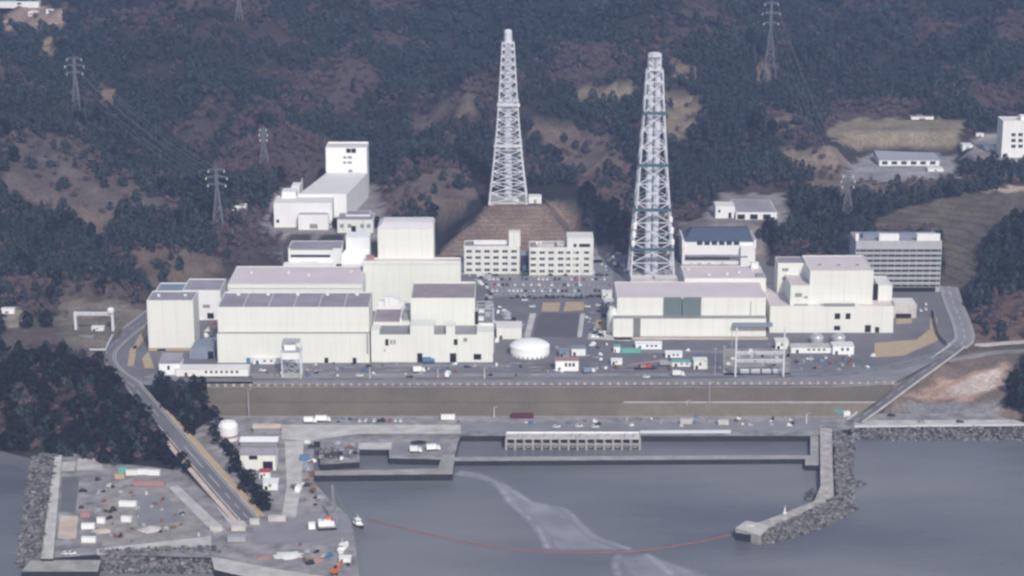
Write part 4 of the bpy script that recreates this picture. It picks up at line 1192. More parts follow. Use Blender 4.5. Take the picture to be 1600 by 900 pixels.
# --- right background: school, low pale hall, pavilion
d = fb(1566, 1640, 246, 190, 183, zb=37)
b = Bld('white_school', 'white multi-storey building cut by the right edge of the photo', 'building', ctr(d)); b.block(d, 'white', 'roof_white', parapet=.5)
for r_ in range(3):
    for c in range(5): b.front('window', 1580 + c * 11, 1587 + c * 11, 208 + r_ * 9, 213 + r_ * 9, d[2], 'glass')
b.part('tower', MB().box(gy(1597, 180, d[2]).x, gy(1615, 180, d[2]).x, d[2] + 4, d[2] + 12, d[5] + .2, d[5] + 4), 'white')
d = fb(1374, 1468, 259, 249, 238, zb=28)
b = Bld('low_pale_hall', 'long low pale building on the grey apron below the sports field', loc=ctr(d))
x0, x1, y0, y1, z0, z1 = d
b.part('wall', MB().box(x0, x1, y0, y1, z0, z1 - .6), 'white')
b.part('roof', MB().solid([(x0 - .5, y0 - .5, z1 - .58), (x1 + .5, y0 - .5, z1 - .58), (x1 + .5, y1, z1 - .58), (x0 - .5, y1, z1 - .58), (x0 - .5, y1 - 5, z1 + 2.6), (x1 + .5, y1 - 5, z1 + .6)], [(0, 1, 5, 4), (2, 3, 4, 5), (0, 4, 3), (1, 2, 5), (0, 3, 2, 1)]), 'silver')
for k in range(6): b.front('window', 1378 + k * 15, 1387 + k * 15, 252, 257, y0, 'glass')
d = fb(1424, 1459, 187, 183, 179, zb=46)
b = Bld('field_pavilion', 'tiny low white pavilion at the far edge of the sports field', loc=ctr(d)); b.block(d, 'white', 'pink', parapet=.2); b.front('door', 1436, 1446, 184, 187, d[2], 'band')
for i, (p, q, w, h, lb) in enumerate(((1512, 232, 16, 5, 'tiny white shed left of the white school near the sports field'), (1531, 214, 12, 5, 'tiny white hut up the lane from the white school'),
                                      (1548, 236, 14, 6, 'tiny cream shed directly beside the white school'), (1462, 268, 24, 4, 'low white shed in front of the long low pale hall'))):
    d = hfb(p - w / 2, p + w / 2, q, q - h, q - h - 4)
    b = Bld('small_shed', lb, 'shed', ctr(d)); b.block(d, 'white', 'roof_white', parapet=.1); b.front('door', p - 2, p + 2, q - 3, q, d[2], 'band')
# --- top left hamlet
for i, (p, q, w, h, wm, rm, lb) in enumerate(((30, 9, 62, 12, 'white', 'green', 'large pale green roofed building in the top left corner'), (55, 22, 22, 6, 'white', 'roof_white', 'white low house below the green roofed building, top left'),
                                              (78, 20, 12, 10, 'white', 'bluegrey', 'narrow white tower-like house right of the hamlet, top left'), (16, 36, 20, 6, 'tan', 'pink', 'small tan house at the left edge of the hamlet'),
                                              (84, 40, 12, 6, 'tan', 'roof_white', 'small tan hut lowest in the hamlet at top left'))):
    d = hfb(p - w / 2, p + w / 2, q, q - h * .55, q - h)
    b = Bld('hamlet_house', lb, 'house', ctr(d)); b.block(d, wm, rm, parapet=0); b.front('window', p - 3, p + 3, q - h * .4, q - h * .15, d[2], 'glass')
d = hfb(2, 22, 490, 483, 480)
b = Bld('small_shed', 'small white shed in the clearing at the left edge behind the headland', 'shed', ctr(d)); b.block(d, 'white_clean', 'roof_white', parapet=.1); b.front('door', 8, 13, 486, 490, d[2], 'band')
d = hfb(362, 384, 330, 322, 318)
b = Bld('small_shed', 'small white shed on the slope beside the pylon left of the hillside works', 'shed', ctr(d)); b.block(d, 'white_clean', 'roof_white', parapet=.1); b.front('door', 366, 370, 324, 330, d[2], 'dark')


# ------------------------------------------------------------------ lattice stacks and pylons
def lerp_w(prof, t):
    for (a, wa), (c, wc) in zip(prof[:-1], prof[1:]):
        if t <= c: return wa + (wc - wa) * (t - a) / (c - a)
    return prof[-1][1]


def lattice(mb, c, zs, wf, leg=None, bw=.5, xbrace=True, mid=False):
    cx, cy = c
    cor = lambda z: [Vector((cx + sx * wf(z) / 2, cy + sy * wf(z) / 2, z)) for sx, sy in ((-1, -1), (1, -1), (1, 1), (-1, 1))]
    for z0, z1 in zip(zs[:-1], zs[1:]):
        A, B = cor(z0), cor(z1)
        for k in range(4):
            j = (k + 1) % 4
            mb.bar(B[k], B[j], bw)
            if mid:
                m = (B[k] + B[j]) / 2
                mb.bar(A[k], m, bw); mb.bar(A[j], m, bw)
            else:
                mb.bar(A[k], B[j], bw); mb.bar(A[j], B[k], bw)
    return mb


def stack(label, px, yb, zb, ytop, prof, decks, nflue, loc_y, deck_mat, head, tanks=()):
    base = gz(px, yb, zb) if loc_y is None else Vector((gy(px, yb, loc_y).x, loc_y, zb))
    H = gy(px, ytop, base.y).z - zb
    t = thing('lattice_stack', base, label, 'chimney stack')
    wf = lambda z: lerp_w(prof, (z - zb) / H)
    n = 17 if nflue == 1 else 12
    zs = [zb + H * .93 * (1 - (1 - k / n) ** 1.18) for k in range(n + 1)]
    ztop = zs[-1]
    for sx, sy in ((-1, -1), (1, -1), (1, 1), (-1, 1)):
        mb = MB()
        for a, c in zip(zs[:-1], zs[1:]):
            mb.bar((base.x + sx * wf(a) / 2, base.y + sy * wf(a) / 2, a - (.5 if a == zb else 0)), (base.x + sx * wf(c) / 2, base.y + sy * wf(c) / 2, c), 1.5 - .6 * (a - zb) / H, n=8)
        mb.build('leg', 'stack', t)
    lattice(MB(), (base.x, base.y), zs, wf, bw=.62).build('bracing', 'stack', t)
    fl = ((0, 0),) if nflue == 1 else ((-2.6, 0), (2.6, 0))
    for fx, fy in fl:
        rr = 3.0 if nflue == 1 else 2.3
        MB().lathe((base.x + fx, base.y + fy, zb), [(rr, 0), (rr, H * .99), (rr * .9, H)], 20).build('flue', 'flue', t, smooth=False)
    for yd in decks:
        z = gy(px, yd, base.y).z; w = wf(z) + 2.2
        mb = MB()
        x, y = base.x, base.y; h = w / 2; i = wf(z) / 2 - 1.6
        for q in ((x - h, x + h, y - h, y - i), (x - h, x + h, y + i, y + h), (x - h, x - i, y - i, y + i), (x + i, x + h, y - i, y + i)): mb.box(*q, z - .5, z + .5)
        for q in ((x - h, x + h, y - h - .02, y - h + .15), (x - h, x + h, y + h - .15, y + h + .02), (x - h - .02, x - h + .15, y - h, y + h), (x + h - .15, x + h + .02, y - h, y + h)): mb.box(*q, z + .51, z + 1.7)
        mb.build('platform', deck_mat, t)
    # narrower head section
    hw, hz = head
    lattice(MB(), (base.x, base.y), [ztop, ztop + (zb + H - ztop) * .35, ztop + (zb + H - ztop) * .7, zb + H * .985], lambda z: hw, bw=.6).build('head_frame', 'stack', t)
    MB().box(base.x - hw * .62, base.x + hw * .62, base.y - hw * .62, base.y + hw * .62, ztop - .3, ztop + .6).build('head_platform', 'stack', t)
    MB().lathe((base.x, base.y, zb + H), [(hw * .55, -2.2), (hw * .62, 0), (hw * .4, .5)], 16).build('cap', 'stack', t)
    MB().box(base.x - prof[0][1] * .48, base.x + prof[0][1] * .48, base.y - prof[0][1] * .48, base.y + prof[0][1] * .48, zb - 1.5, zb + 1.4).build('footing', 'concrete_pale', t)
    for dx, dz, s in tanks:
        MB().lathe((base.x + dx * wf(zb + dz) / 2, base.y - wf(zb + dz) / 2 - .5, zb + dz), [(s, 0), (s, s * 2.6), (s * .5, s * 3)], 12).build('aerial_drum', 'white_clean', t)
    return t


stack('white lattice stack standing on the brown terraced mound', 794, 313, 30, 47, [(0, 29), (.12, 25), (.26, 21), (.45, 16.5), (.69, 12.2), (.93, 8.6), (1, 6)], (162, 225), 1, None, 'stack', (4.2, 0), ((1.12, 74, .8),))
stack('taller white lattice stack with teal platforms behind the shutter hall', 1017, 434, 0, 83, [(0, 31), (.15, 28.5), (.32, 23.5), (.51, 19), (.74, 14.2), (.93, 11.2), (1, 8)], (175, 255, 323, 383), 2, None, 'teal', (6.8, 0),
      ((-1, 39, 1.5), (1, 36, 1.5), (-1, 33, 1.5), (1, 44, 1.3), (1, 28, 1.3), (-1, 27, 1.3)))
for p0, p1, y0_, y1_, zz, m_, lb in ((826, 846, 308, 318, 30, 'white', 'small white equipment house at the right foot of the stack on the mound'), (985, 1058, 426, 437, 0, 'concrete_pale', 'flat pale equipment house around the foot of the taller stack')):
    d = fb(p0, p1, y1_, y0_, y0_ - 4, zb=zz) if zz else (gy(985, 430, 8).x, gy(1058, 430, 8).x, 2, 12, 0, 6)
    b = Bld('stack_house', lb, 'building', ctr(d)); b.block(d, m_, 'roof_white', parapet=.3); b.front('door', (p0 + p1) / 2 - 2, (p0 + p1) / 2 + 2, y1_ - 6, y1_, d[2], 'band')
q = gz(806, 316, 30)
t = thing('round_tank', (q.x, q.y - 1, 30), 'small bright white round tank in front of the stack on the mound', 'tank')
MB().lathe((q.x, q.y - 1, 30), [(2.4, 0), (2.4, 3.0), (1.4, 3.9), (.2, 4.2)], 16).build('tank_shell', 'white_clean', t)


def pylon(label, px, pyb, pyt, w, group=None, scale=1.0, bw=.4, arms=3, base=None):
    base = base or hit(px, pyb)
    H = gy(px, pyt, base.y).z - base.z
    t = thing('lattice_pylon', base, label, 'pylon', group)
    wf = lambda z: max(1.4, w * (1 - (z - base.z) / (H * .62)) + 1.6) if z < base.z + H * .62 else 1.6
    zs = [base.z + H * s for s in (0, .16, .3, .42, .52, .62, .7, .78, .86, .93)]
    mb = MB(); lattice(mb, (base.x, base.y), zs, wf, bw=bw * .6)
    for sx, sy in ((-1, -1), (1, -1), (1, 1), (-1, 1)):
        for a, c in zip(zs[:-1], zs[1:]): mb.bar((base.x + sx * wf(a) / 2, base.y + sy * wf(a) / 2, a - (1 if a == zs[0] else 0)), (base.x + sx * wf(c) / 2, base.y + sy * wf(c) / 2, c), bw)
    mb.bar((base.x, base.y, zs[-1]), (base.x, base.y, base.z + H), bw)
    mb.build('mast', 'pylon', t)
    tips = []
    for k in range(arms):
        z = base.z + H * (.68 + .12 * k); l = (5.4, 6.4, 4.8)[k] * scale
        for sx in (-1, 1):
            a = MB(); tip = Vector((base.x + sx * l, base.y, z))
            for sy in (-.8, .8): a.bar((base.x + sx * .8, base.y + sy, z), tip, bw * .7); a.bar((base.x + sx * .8, base.y + sy, z + 1.6), tip, bw * .7)
            ao = a.build('cross_arm', 'pylon', t)
            MB().lathe((tip.x, tip.y, tip.z - 2.0), [(.28, 0), (.45, .5), (.28, 1), (.45, 1.4), (.2, 1.9)], 8).build('insulator', 'white', ao)
            tips.append(tip - Vector((0, 0, 2)))
    return t, tips


_, tA = pylon('lattice pylon high on the left hill, nearest the left edge', 120, 176, 84, 5.5, scale=1.25)
_, tB = pylon('lattice pylon on the slope left of the hillside works', 341, 352, 258, 6, scale=1.2)
_, tC = pylon('thin lattice pylon on the wooded slope left of the tall white block', 413, 263, 196, 7, bw=.35, scale=.5)
_, tD = pylon('big lattice pylon at the top of the photo, right of the taller stack', 1202, 122, -5, 10, scale=1.3, bw=.55)
_, tE = pylon('lattice pylon in front of the grey apron, above the grey ribbon-window building', 1323, 337, 268, 8, scale=.8, bw=.42)
_, tF = pylon('faint lattice pylon at the top edge, left of centre', 374, 31, -20, 6, scale=1)


def cable(p, q, sag, label, group, r=.09):
    mb = MB(); pts = [p.lerp(q, k / 14) - Vector((0, 0, sag * 4 * (k / 14) * (1 - k / 14))) for k in range(15)]
    for a, c in zip(pts[:-1], pts[1:]): mb.bar(a, c, r, n=4)
    return tag(mb.build('power_line', 'cable', loc=p), label, 'cable', group)


for a, c in zip(tA, tB): cable(a, c, 7, 'thin power line running down the left hill between the two left pylons', 'power lines between the two left pylons')
for a, c in zip(tD, tE): cable(a, c, 10, 'thin power line from the big top pylon down to the apron pylon', 'power lines between the two right pylons')


# ================================================================== GROUND, ROADS, SEA WALL, QUAYS
struct('water', MB().face([(-2050, -1650, SEA), (2050, -1650, SEA), (2050, 200, SEA), (-2050, 200, SEA)]), 'water' if 'water' in M else 'dark')
sheet('yard', YARD, 0, 'asphalt', .06)
for pts, mt, nm in (([(330, 601), (1392, 601), (1465, 562), (1400, 578), (1300, 583), (240, 583), (196, 601)], 'asphalt_pale', 'verge'),
                    ([(848, 473), (876, 473), (873, 487), (846, 487)], 'tan', 'bare_patch'), ([(884, 472), (912, 472), (912, 485), (880, 487)], 'tan', 'bare_patch'),
                    ([(931, 500), (957, 500), (955, 513), (929, 513)], 'tan', 'bare_patch'), ([(843, 489), (906, 489), (900, 527), (832, 527)], 'asphalt_dark', 'parking_bay'),
                    ([(1367, 559), (1366, 536), (1432, 531), (1453, 514), (1453, 497), (1464, 496), (1466, 532), (1412, 556)], 'tan', 'bare_patch'),
                    ([(960, 527.5), (1125, 527.5), (1200, 527.5), (1200, 531), (960, 531)], 'sand', 'kerb_strip'), ([(1400, 498), (1425, 498), (1425, 505), (1400, 507)], 'tan', 'bare_patch'),
                    ([(280, 589), (395, 589), (395, 600), (275, 600)], 'sand', 'kerb_strip'), ([(775, 408), (940, 406), (958, 425), (958, 464), (770, 464), (760, 440)], 'asphalt_pale', 'car_park'),
                    ([(775, 505), (822, 505), (805, 530), (772, 530)], 'gravel', 'gravel_patch'), ([(828, 490), (838, 490), (828, 527), (819, 527)], 'concrete_pale', 'walkway'),
                    ([(907, 490), (914, 490), (909, 527), (902, 527)], 'concrete_pale', 'walkway'), ([(1130, 545), (1235, 545), (1235, 588), (1130, 588)], 'gravel', 'gravel_patch'),
                    ([(920, 521), (990, 525), (985, 533), (918, 530)], 'concrete_pale', 'apron_slab'), ([(690, 412), (950, 398), (960, 402), (940, 410), (720, 430)], 'concrete', 'footpath'),
                    ([(560, 570), (800, 570), (800, 573), (560, 573)], 'asphalt_pale', 'lane'), ([(1000, 548), (1130, 548), (1130, 552), (1000, 552)], 'asphalt_pale', 'lane')):
    sheet(nm, pts, 0, mt, .12)
mb = MB()
for k in range(60):
    x, y = random.uniform(400, 1350), random.choice((568, 574, 579, 586)) + random.uniform(-.6, .6)
    a, c = gz(x, y), gz(x + random.uniform(6, 24), y); mb.face([(a.x, a.y, .16), (c.x, a.y, .16), (c.x, a.y + .5, .16), (a.x, a.y + .5, .16)])
for yy in (430, 446, 458):
    for k in range(24):
        a = gz(775 + k * 7.6, yy); mb.face([(a.x, a.y - 6, .16), (a.x + .2, a.y - 6, .16), (a.x + .2, a.y, .16), (a.x, a.y, .16)])
struct('yard_markings', mb, 'line')

sea_road = smooth_path([gz(205, 593), gz(330, 594), gz(700, 592), gz(1100, 590), gz(1300, 586), gz(1390, 574), gz(1462, 556), gz(1492, 545)])
road('sea_wall_road', sea_road, 8, 'asphalt', .2)
west_road = smooth_path([gz(262, 470), gz(228, 497), gz(192, 525), gz(166, 552), gz(172, 576), gz(206, 602)])
road('west_road', west_road, 11, 'asphalt', .3)
struct('kerb', wall_along(west_road, 6.2, .35, .5, .05), 'concrete_pale'); struct('kerb', wall_along(west_road, -6.2, .35, .5, .05), 'concrete_pale')
P1 = [gz(206, 602, .0), gz(240, 642, -2.0), gz(298, 710, -6.0), gz(352, 772, -9.5), gz(388, 812, QZ)]
viaduct = smooth_path(P1, 6)
road('sloping_road', viaduct, 9.5, 'asphalt', .5, thick=1.2)
P2 = [gz(1496, 542, 0), gz(1470, 562, -1), gz(1420, 598, -5), gz(1370, 635, -9.5), gz(1335, 660, QZ)]
ramp = smooth_path(P2, 6)
road('right_ramp', ramp, 9.5, 'asphalt', .5, thick=1.2)
P3 = [gz(1482, 448), gz(1490, 475), gz(1502, 505), gz(1507, 530), gz(1494, 543)]
east_road = smooth_path(P3, 6)
road('east_road', east_road, 11, 'asphalt_pale', .3)
struct('kerb', wall_along(east_road, 6.1, .5, .6, .05), 'concrete_pale'); struct('kerb', wall_along(east_road, -6.1, .5, .6, .05), 'concrete_pale')
br1 = smooth_path([gz(1500, 538, .2)] + [hit(a, c) + Vector((0, 0, .5)) for a, c in ((1535, 540), (1570, 537), (1640, 532))], 6)
road('branch_road', br1, 5, 'concrete_pale', .25, marks=False, thick=1)
br2 = smooth_path([gz(1478, 563, -1)] + [hit(a, c) + Vector((0, 0, .5)) for a, c in ((1520, 557), (1560, 551), (1640, 547))], 6)
road('branch_road', br2, 5, 'asphalt_pale', .25, marks=False, thick=1)
for pth, lb in ((viaduct, 'sloping road down the left headland'), (ramp, 'right ramp down to the quay')):
    for o, s in ((4.9, 'landward'), (-4.9, 'seaward')):
        # each parapet runs along one edge of the road
        tag(wall_along(pth, o, 1.0, .5, .5).build('parapet', 'concrete_pale', loc=pth[len(pth) // 2]), 'pale concrete parapet along the %s edge of the %s' % (s, lb), 'parapet')
tag(wall_along(smooth_path([gz(1459, 487), gz(1461, 505), gz(1468, 528), gz(1480, 541)], 4), 0, 3.0, .8).build('retaining_wall', 'shutter_grey', loc=gz(1463, 505)), 'dark grey-green retaining wall curving beside the right road', 'wall')
NO_TREES = [([(p.x, p.y) for p in P], w) for P, w in ((viaduct, 8), (west_road, 10), (ramp, 11), (east_road, 10), (br1, 6), (br2, 6))]

# tan verge beside the sloping road
va, vb = sides(viaduct, 5.2 if sides(viaduct, 5)[8].x > viaduct[8].x else -5.2), sides(viaduct, 9.5 if sides(viaduct, 5)[8].x > viaduct[8].x else -9.5)
mb = MB()
for i in range(3, len(viaduct) - 1):
    f = min(1, (i - 2) / 8); q = [va[i], va[i + 1], va[i + 1].lerp(vb[i + 1], f), va[i].lerp(vb[i], f)]
    q = [p + Vector((0, 0, .35)) for p in q]
    if (q[1] - q[0]).cross(q[3] - q[0]).z < 0: q = q[::-1]
    mb.face(q)
struct('earth_verge', mb, 'tan')

# reddish strip on the other edge and tan islands of the road junction
oth = 1 if sides(viaduct, 5.2)[8].x < viaduct[8].x else -1
vc, vd = sides(viaduct, 5.4 * oth), sides(viaduct, 8.2 * oth); mb = MB()
for i in range(9, len(viaduct) - 1):
    q = [vc[i], vc[i + 1], vd[i + 1], vd[i]]; q = [p + Vector((0, 0, .2)) for p in q]
    if (q[1] - q[0]).cross(q[3] - q[0]).z < 0: q = q[::-1]
    mb.face(q)
struct('earth_verge', mb, 'sand')
for pts in ([(203, 545), (214, 539), (209, 572), (199, 572)], [(222, 560), (232, 550), (241, 575), (226, 576)], [(226, 508), (233, 520), (214, 545), (207, 545)]): sheet('bare_patch', pts, 0, 'tan', .14)

# grassed sea-wall bank
nb = 40
mb = MB(); rows = []
for k in range(nb + 1):
    u = k / nb
    t_ = gz(306 + (1402 - 306) * u, 604.5 - 4 * max(0, u - .9) * 10, 0.0); m_ = gz(318 + (1370 - 318) * u, 627.5, -5.6); m2 = gz(320 + (1366 - 320) * u, 629.5, -5.75); b_ = gz(340 + (1336 - 340) * u, 651, QZ)
    rows.append((t_, m_, m2, b_))
for r0, r1 in zip(rows[:-1], rows[1:]):
    right = r0[0].x > gz(965, 604).x
    mb.face([r0[1], r1[1], r1[0], r0[0]], 0); mb.face([r0[2], r1[2], r1[1], r0[1]], 2 if right else 0); mb.face([r0[3], r1[3], r1[2], r0[2]], 1 if right else 0)
struct('sea_wall_bank', mb, ['bank', 'bank_low', 'concrete_pale'])
crest = [r[0] for r in rows]
struct('crest_kerb', wall_along(crest, .5, .5, 1.0, -.3), 'concrete')
struct('toe_kerb', wall_along([r[3] for r in rows], -.4, .6, .6, -.1), 'roof_brown')
f = thing('guard_fence', crest[20], 'long low fence of pale orange posts along the top of the sea-wall bank', 'fence')
MB()
for hgt in (.75, 1.15):
    wall_along(crest, 1.3, .1, .12, hgt).build('rail', 'steel', f)
L = (crest[-1] - crest[0]).length
proto = None
for k in range(84):
    p = crest[0].lerp(crest[-1], (k + .5) / 84); p = Vector((p.x, p.y + 1.3, 0))
    if proto is None:
        mb = MB().box(p.x - .9, p.x + .9, p.y - .3, p.y + .3, .05, 1.0, 0).box(p.x - .6, p.x + .6, p.y - .33, p.y + .33, 1.0, 1.45, 0)
        proto = mb.build('post', ['sandpost', 'white'] if 'sandpost' in M else ['tan', 'white'], f, ); p_first = p
    else:
        c = proto.copy(); COL.objects.link(c); c.parent = f; c.location = p - p_first

# --- quay decks
def deck(name, pts, z, zlow=-20, mat='quay', side='concrete_wet'):
    P = [gz(a, c, z) for a, c in pts]
    return struct(name, MB().prism([(p.x, p.y) for p in P], zlow, z, 0, 1), [mat, side])


deck('quay', [(93, 712), (150, 700), (262, 700), (345, 646), (500, 646), (500, 690), (490, 690), (490, 752), (512, 778), (545, 806), (553, 832), (562, 905), (570, 980), (430, 980), (420, 905), (345, 872), (155, 866), (80, 872)], QZ)
deck('quay', [(500.2, 646), (1340, 646), (1620, 646), (1750, 650), (1750, 665), (1335, 669), (1270, 681), (720, 681), (716, 690), (712, 708), (690, 712), (690, 718), (608, 716), (608, 703), (562, 703), (562, 722), (500.2, 726)], QZ - .02)
deck('pier', [(492, 743), (492, 736), (684, 732), (691, 711), (711.5, 709), (707, 741)], QZ + .1, mat='concrete')
deck('pier', [(707.5, 714), (1279, 711), (1279, 717), (707.5, 720.5)], QZ - .6, mat='concrete')
deck('pier', [(1266, 672), (1279, 672), (1279, 727), (1258, 727), (1258, 718), (1266, 712)], QZ - .3, mat='concrete')
deck('breakwater', [(1281, 669), (1300, 669), (1301, 725), (1303, 776), (1295, 785), (1206, 826), (1190, 838), (1150, 832), (1152, 824), (1190, 815), (1272, 783), (1282, 760)], QZ + .6, mat='deckstone')
deck('pier', [(48, 875), (158, 875), (153, 893), (33, 893)], QZ + .3, mat='concrete')
deck('breakwater', [(86, 711), (97, 711), (83, 873), (64, 873)], QZ + 1.6, mat='concrete_pale')
deck('pier', [(330, 870), (348, 873), (430, 889), (540, 905), (545, 920), (430, 912), (335, 890)], QZ + .4, mat='concrete_pale')
for pts, mt, nm in (([(440, 664), (720, 664), (720, 678), (560, 678), (475, 690), (440, 686)], 'concrete_pale', 'quay_road'), ([(445, 690), (475, 690), (470, 765), (462, 808), (440, 808), (448, 760)], 'concrete_pale', 'quay_road'),
                    ([(720, 662), (1280, 660), (1280, 672), (720, 674)], 'asphalt_pale', 'quay_road'), ([(1335, 657), (1750, 655), (1750, 664), (1335, 667)], 'concrete_pale', 'quay_road'),
                    ([(264, 762), (278, 758), (352, 828), (335, 834)], 'concrete_pale', 'slipway'), ([(298, 742), (312, 738), (388, 822), (368, 830)], 'concrete_pale', 'slipway'),
                    ([(150, 858), (330, 838), (330, 852), (152, 868)], 'concrete_pale', 'quay_apron'), ([(94, 722), (118, 722), (116, 736), (92, 736)], 'concrete_pale', 'slab'),
                    ([(122, 716), (160, 716), (160, 735), (120, 735)], 'concrete_pale', 'slab'), ([(94, 806), (122, 806), (119, 842), (90, 842)], 'sand', 'slab'),
                    ([(97, 745), (124, 745), (118, 800), (94, 800)], 'asphalt', 'slab'), ([(200, 760), (262, 765), (330, 838), (160, 852), (150, 790)], 'gravel', 'storage_yard'),
                    ([(205, 770), (262, 775), (290, 815), (215, 822)], 'asphalt_pale', 'storage_yard'), ([(395, 812), (545, 812), (552, 848), (400, 850)], 'asphalt_pale', 'quay_apron'),
                    ([(560, 692), (612, 692), (612, 702), (560, 702)], 'concrete_pale', 'quay_apron'), ([(612, 692), (708, 692), (690, 711), (612, 711)], 'asphalt_pale', 'quay_apron'),
                    ([(1420, 640), (1480, 612), (1560, 600), (1600, 640), (1600, 648), (1400, 652)], 'gravel', 'storage_yard')):
    if nm != 'storage_yard' or pts[0][0] < 1000: sheet(nm, pts, QZ, mt, .06 if mt in ('gravel',) else .10 if nm != 'storage_yard' else .14)
sheet('coping', [(1000, 674), (1142, 673), (1142, 678.5), (1000, 679)], QZ, 'white', .5)
sheet('coping', [(1335, 666), (1750, 662), (1750, 664.8), (1335, 668.6)], QZ, 'white', .3)

# rubble
rubble([gz(a, c, QZ + .8) for a, c in ((90, 711), (82, 760), (73, 815), (64, 873))], [gz(a, c, SEA - .3) for a, c in ((50, 708), (42, 765), (34, 825), (26, 890))], 1.8, 1300, 'grey wave-breaking stones outside the left breakwater wall')
rubble([gz(a, c, QZ + .3) for a, c in ((158, 860), (250, 856), (345, 854))], [gz(a, c, SEA - .3) for a, c in ((156, 897), (250, 897), (338, 897))], 1.7, 900, 'grey rubble slope below the left storage yard')
rubble([gz(a, c, QZ) for a, c in ((1330, 670), (1450, 669), (1600, 667), (1750, 664))], [gz(a, c, SEA - .3) for a, c in ((1330, 689), (1450, 689), (1600, 690), (1750, 692))], 1.5, 1100, 'dark rubble slope below the right quay edge')
rubble([gz(a, c, QZ + .3) for a, c in ((1303, 672), (1305, 725), (1308, 779))], [gz(a, c, SEA - .3) for a, c in ((1335, 684), (1331, 735), (1338, 797))], 1.9, 900, 'grey stones along the sea side of the right breakwater')
rubble([gz(a, c, QZ + .3) for a, c in ((1306, 778), (1256, 804), (1204, 827), (1190, 838))], [gz(a, c, SEA - .3) for a, c in ((1338, 797), (1275, 830), (1206, 849), (1188, 850))], 1.9, 900, 'grey stones along the outer bend of the right breakwater')
rubble([gz(a, c, QZ - .3) for a, c in ((498, 700), (530, 700), (560, 700))], [gz(a, c, QZ) for a, c in ((498, 716), (530, 716), (558, 716))], 1.6, 70, 'dark heap of stones on the corner of the left dock')
rubble([gz(a, c, QZ - .2) for a, c in ((1272, 760), (1272, 772))], [gz(a, c, SEA - .3) for a, c in ((1258, 775), (1262, 785))], 2.2, 40, 'small heap of stones at the inner bend of the right breakwater')
rubble([gz(a, c, SEA) for a, c in ((1334, 752), (1352, 755))], [gz(a, c, SEA - .2) for a, c in ((1334, 764), (1352, 760))], 1.8, 14, 'few loose rocks in the water beside the right breakwater')
p = gz(1175, 826, QZ + .6)
t = thing('breakwater_head', p, 'pale concrete block on the tip of the right breakwater', 'concrete block')
MB().prism([(q.x, q.y) for q in [gz(a, c, QZ + .6) for a, c in ((1149, 828), (1166, 816), (1203, 824), (1188, 840))]], SEA - 2, QZ + 1.6, 0, 1).build('block', ['concrete_pale', 'concrete'], t)
MB().box(p.x - 3, p.x + 1, p.y + 1, p.y + 3, QZ + 1.6, QZ + 2.1).build('cap_slab', 'concrete_pale', t)
p = gz(1226, 802, QZ + .6)
t = thing('beacon', p, 'small white beacon on the bend of the right breakwater', 'beacon')
MB().lathe(p, [(.9, 0), (.9, .6), (.45, .7), (.4, 3.0)], 10).build('column', 'white', t); MB().lathe(p, [(.5, 3.0), (.5, 3.8), (.1, 4.2)], 10).build('lamp', 'silver', t)

# --- intake screen house
Yi = gz(895, 703, SEA).y
xa, xb = gz(791, 690, QZ).x, gz(999, 690, QZ).x
zt_ = -8.6
b = Bld('intake_house', 'long concrete water intake with two rows of dark bays on the harbour edge', 'intake', ((xa + xb) / 2, Yi + 6, SEA))
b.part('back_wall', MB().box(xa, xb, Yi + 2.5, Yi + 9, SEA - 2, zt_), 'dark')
b.part('deck', MB().box(xa - .3, xb + .3, Yi - .4, Yi + 9.5, zt_ + .01, zt_ + .5), 'concrete_pale')
b.part('middle_deck', MB().box(xa, xb, Yi - .2, Yi + 2.45, SEA + 2.7, SEA + 3.5), 'concrete')
n = 15
for k in range(n + 1):
    x = xa + (xb - xa) * k / n
    b.part('pier', MB().box(x - .65, x + .65, Yi, Yi + 2.48, SEA - 2, zt_ - .01), 'concrete')
for k in range(n):
    x = xa + (xb - xa) * (k + .5) / n
    b.part('screen_gate', MB().box(x - 1.4, x + 1.4, Yi + 1.1, Yi + 1.3, SEA + .9, SEA + 1.9), 'concrete')
for k in range(n):
    x = xa + (xb - xa) * (k + .5) / n
    if k % 3: b.part('hoist', MB().box(x - .7, x + .7, Yi + 3, Yi + 5, zt_ + .51, zt_ + 1.8), 'steel')
b.part('rail', MB().box(xa, xb, Yi + 8.8, Yi + 9, zt_ + .51, zt_ + 1.5), 'white')

# --- floating boom and pale slick on the water
mb = MB()
bp = smooth_path([gz(a, c, SEA + .15) for a, c in ((574, 811), (650, 830), (750, 851), (860, 862), (980, 862), (1080, 849), (1150, 834))], 20)
for i, (a, c) in enumerate(zip(bp[:-1], bp[1:])): mb.bar(a.lerp(c, .04), a.lerp(c, .96), .62, n=6)
tag(mb.build('floating_boom', 'boom', loc=bp[60]), 'thin orange floating boom curving across the harbour mouth', 'boom')


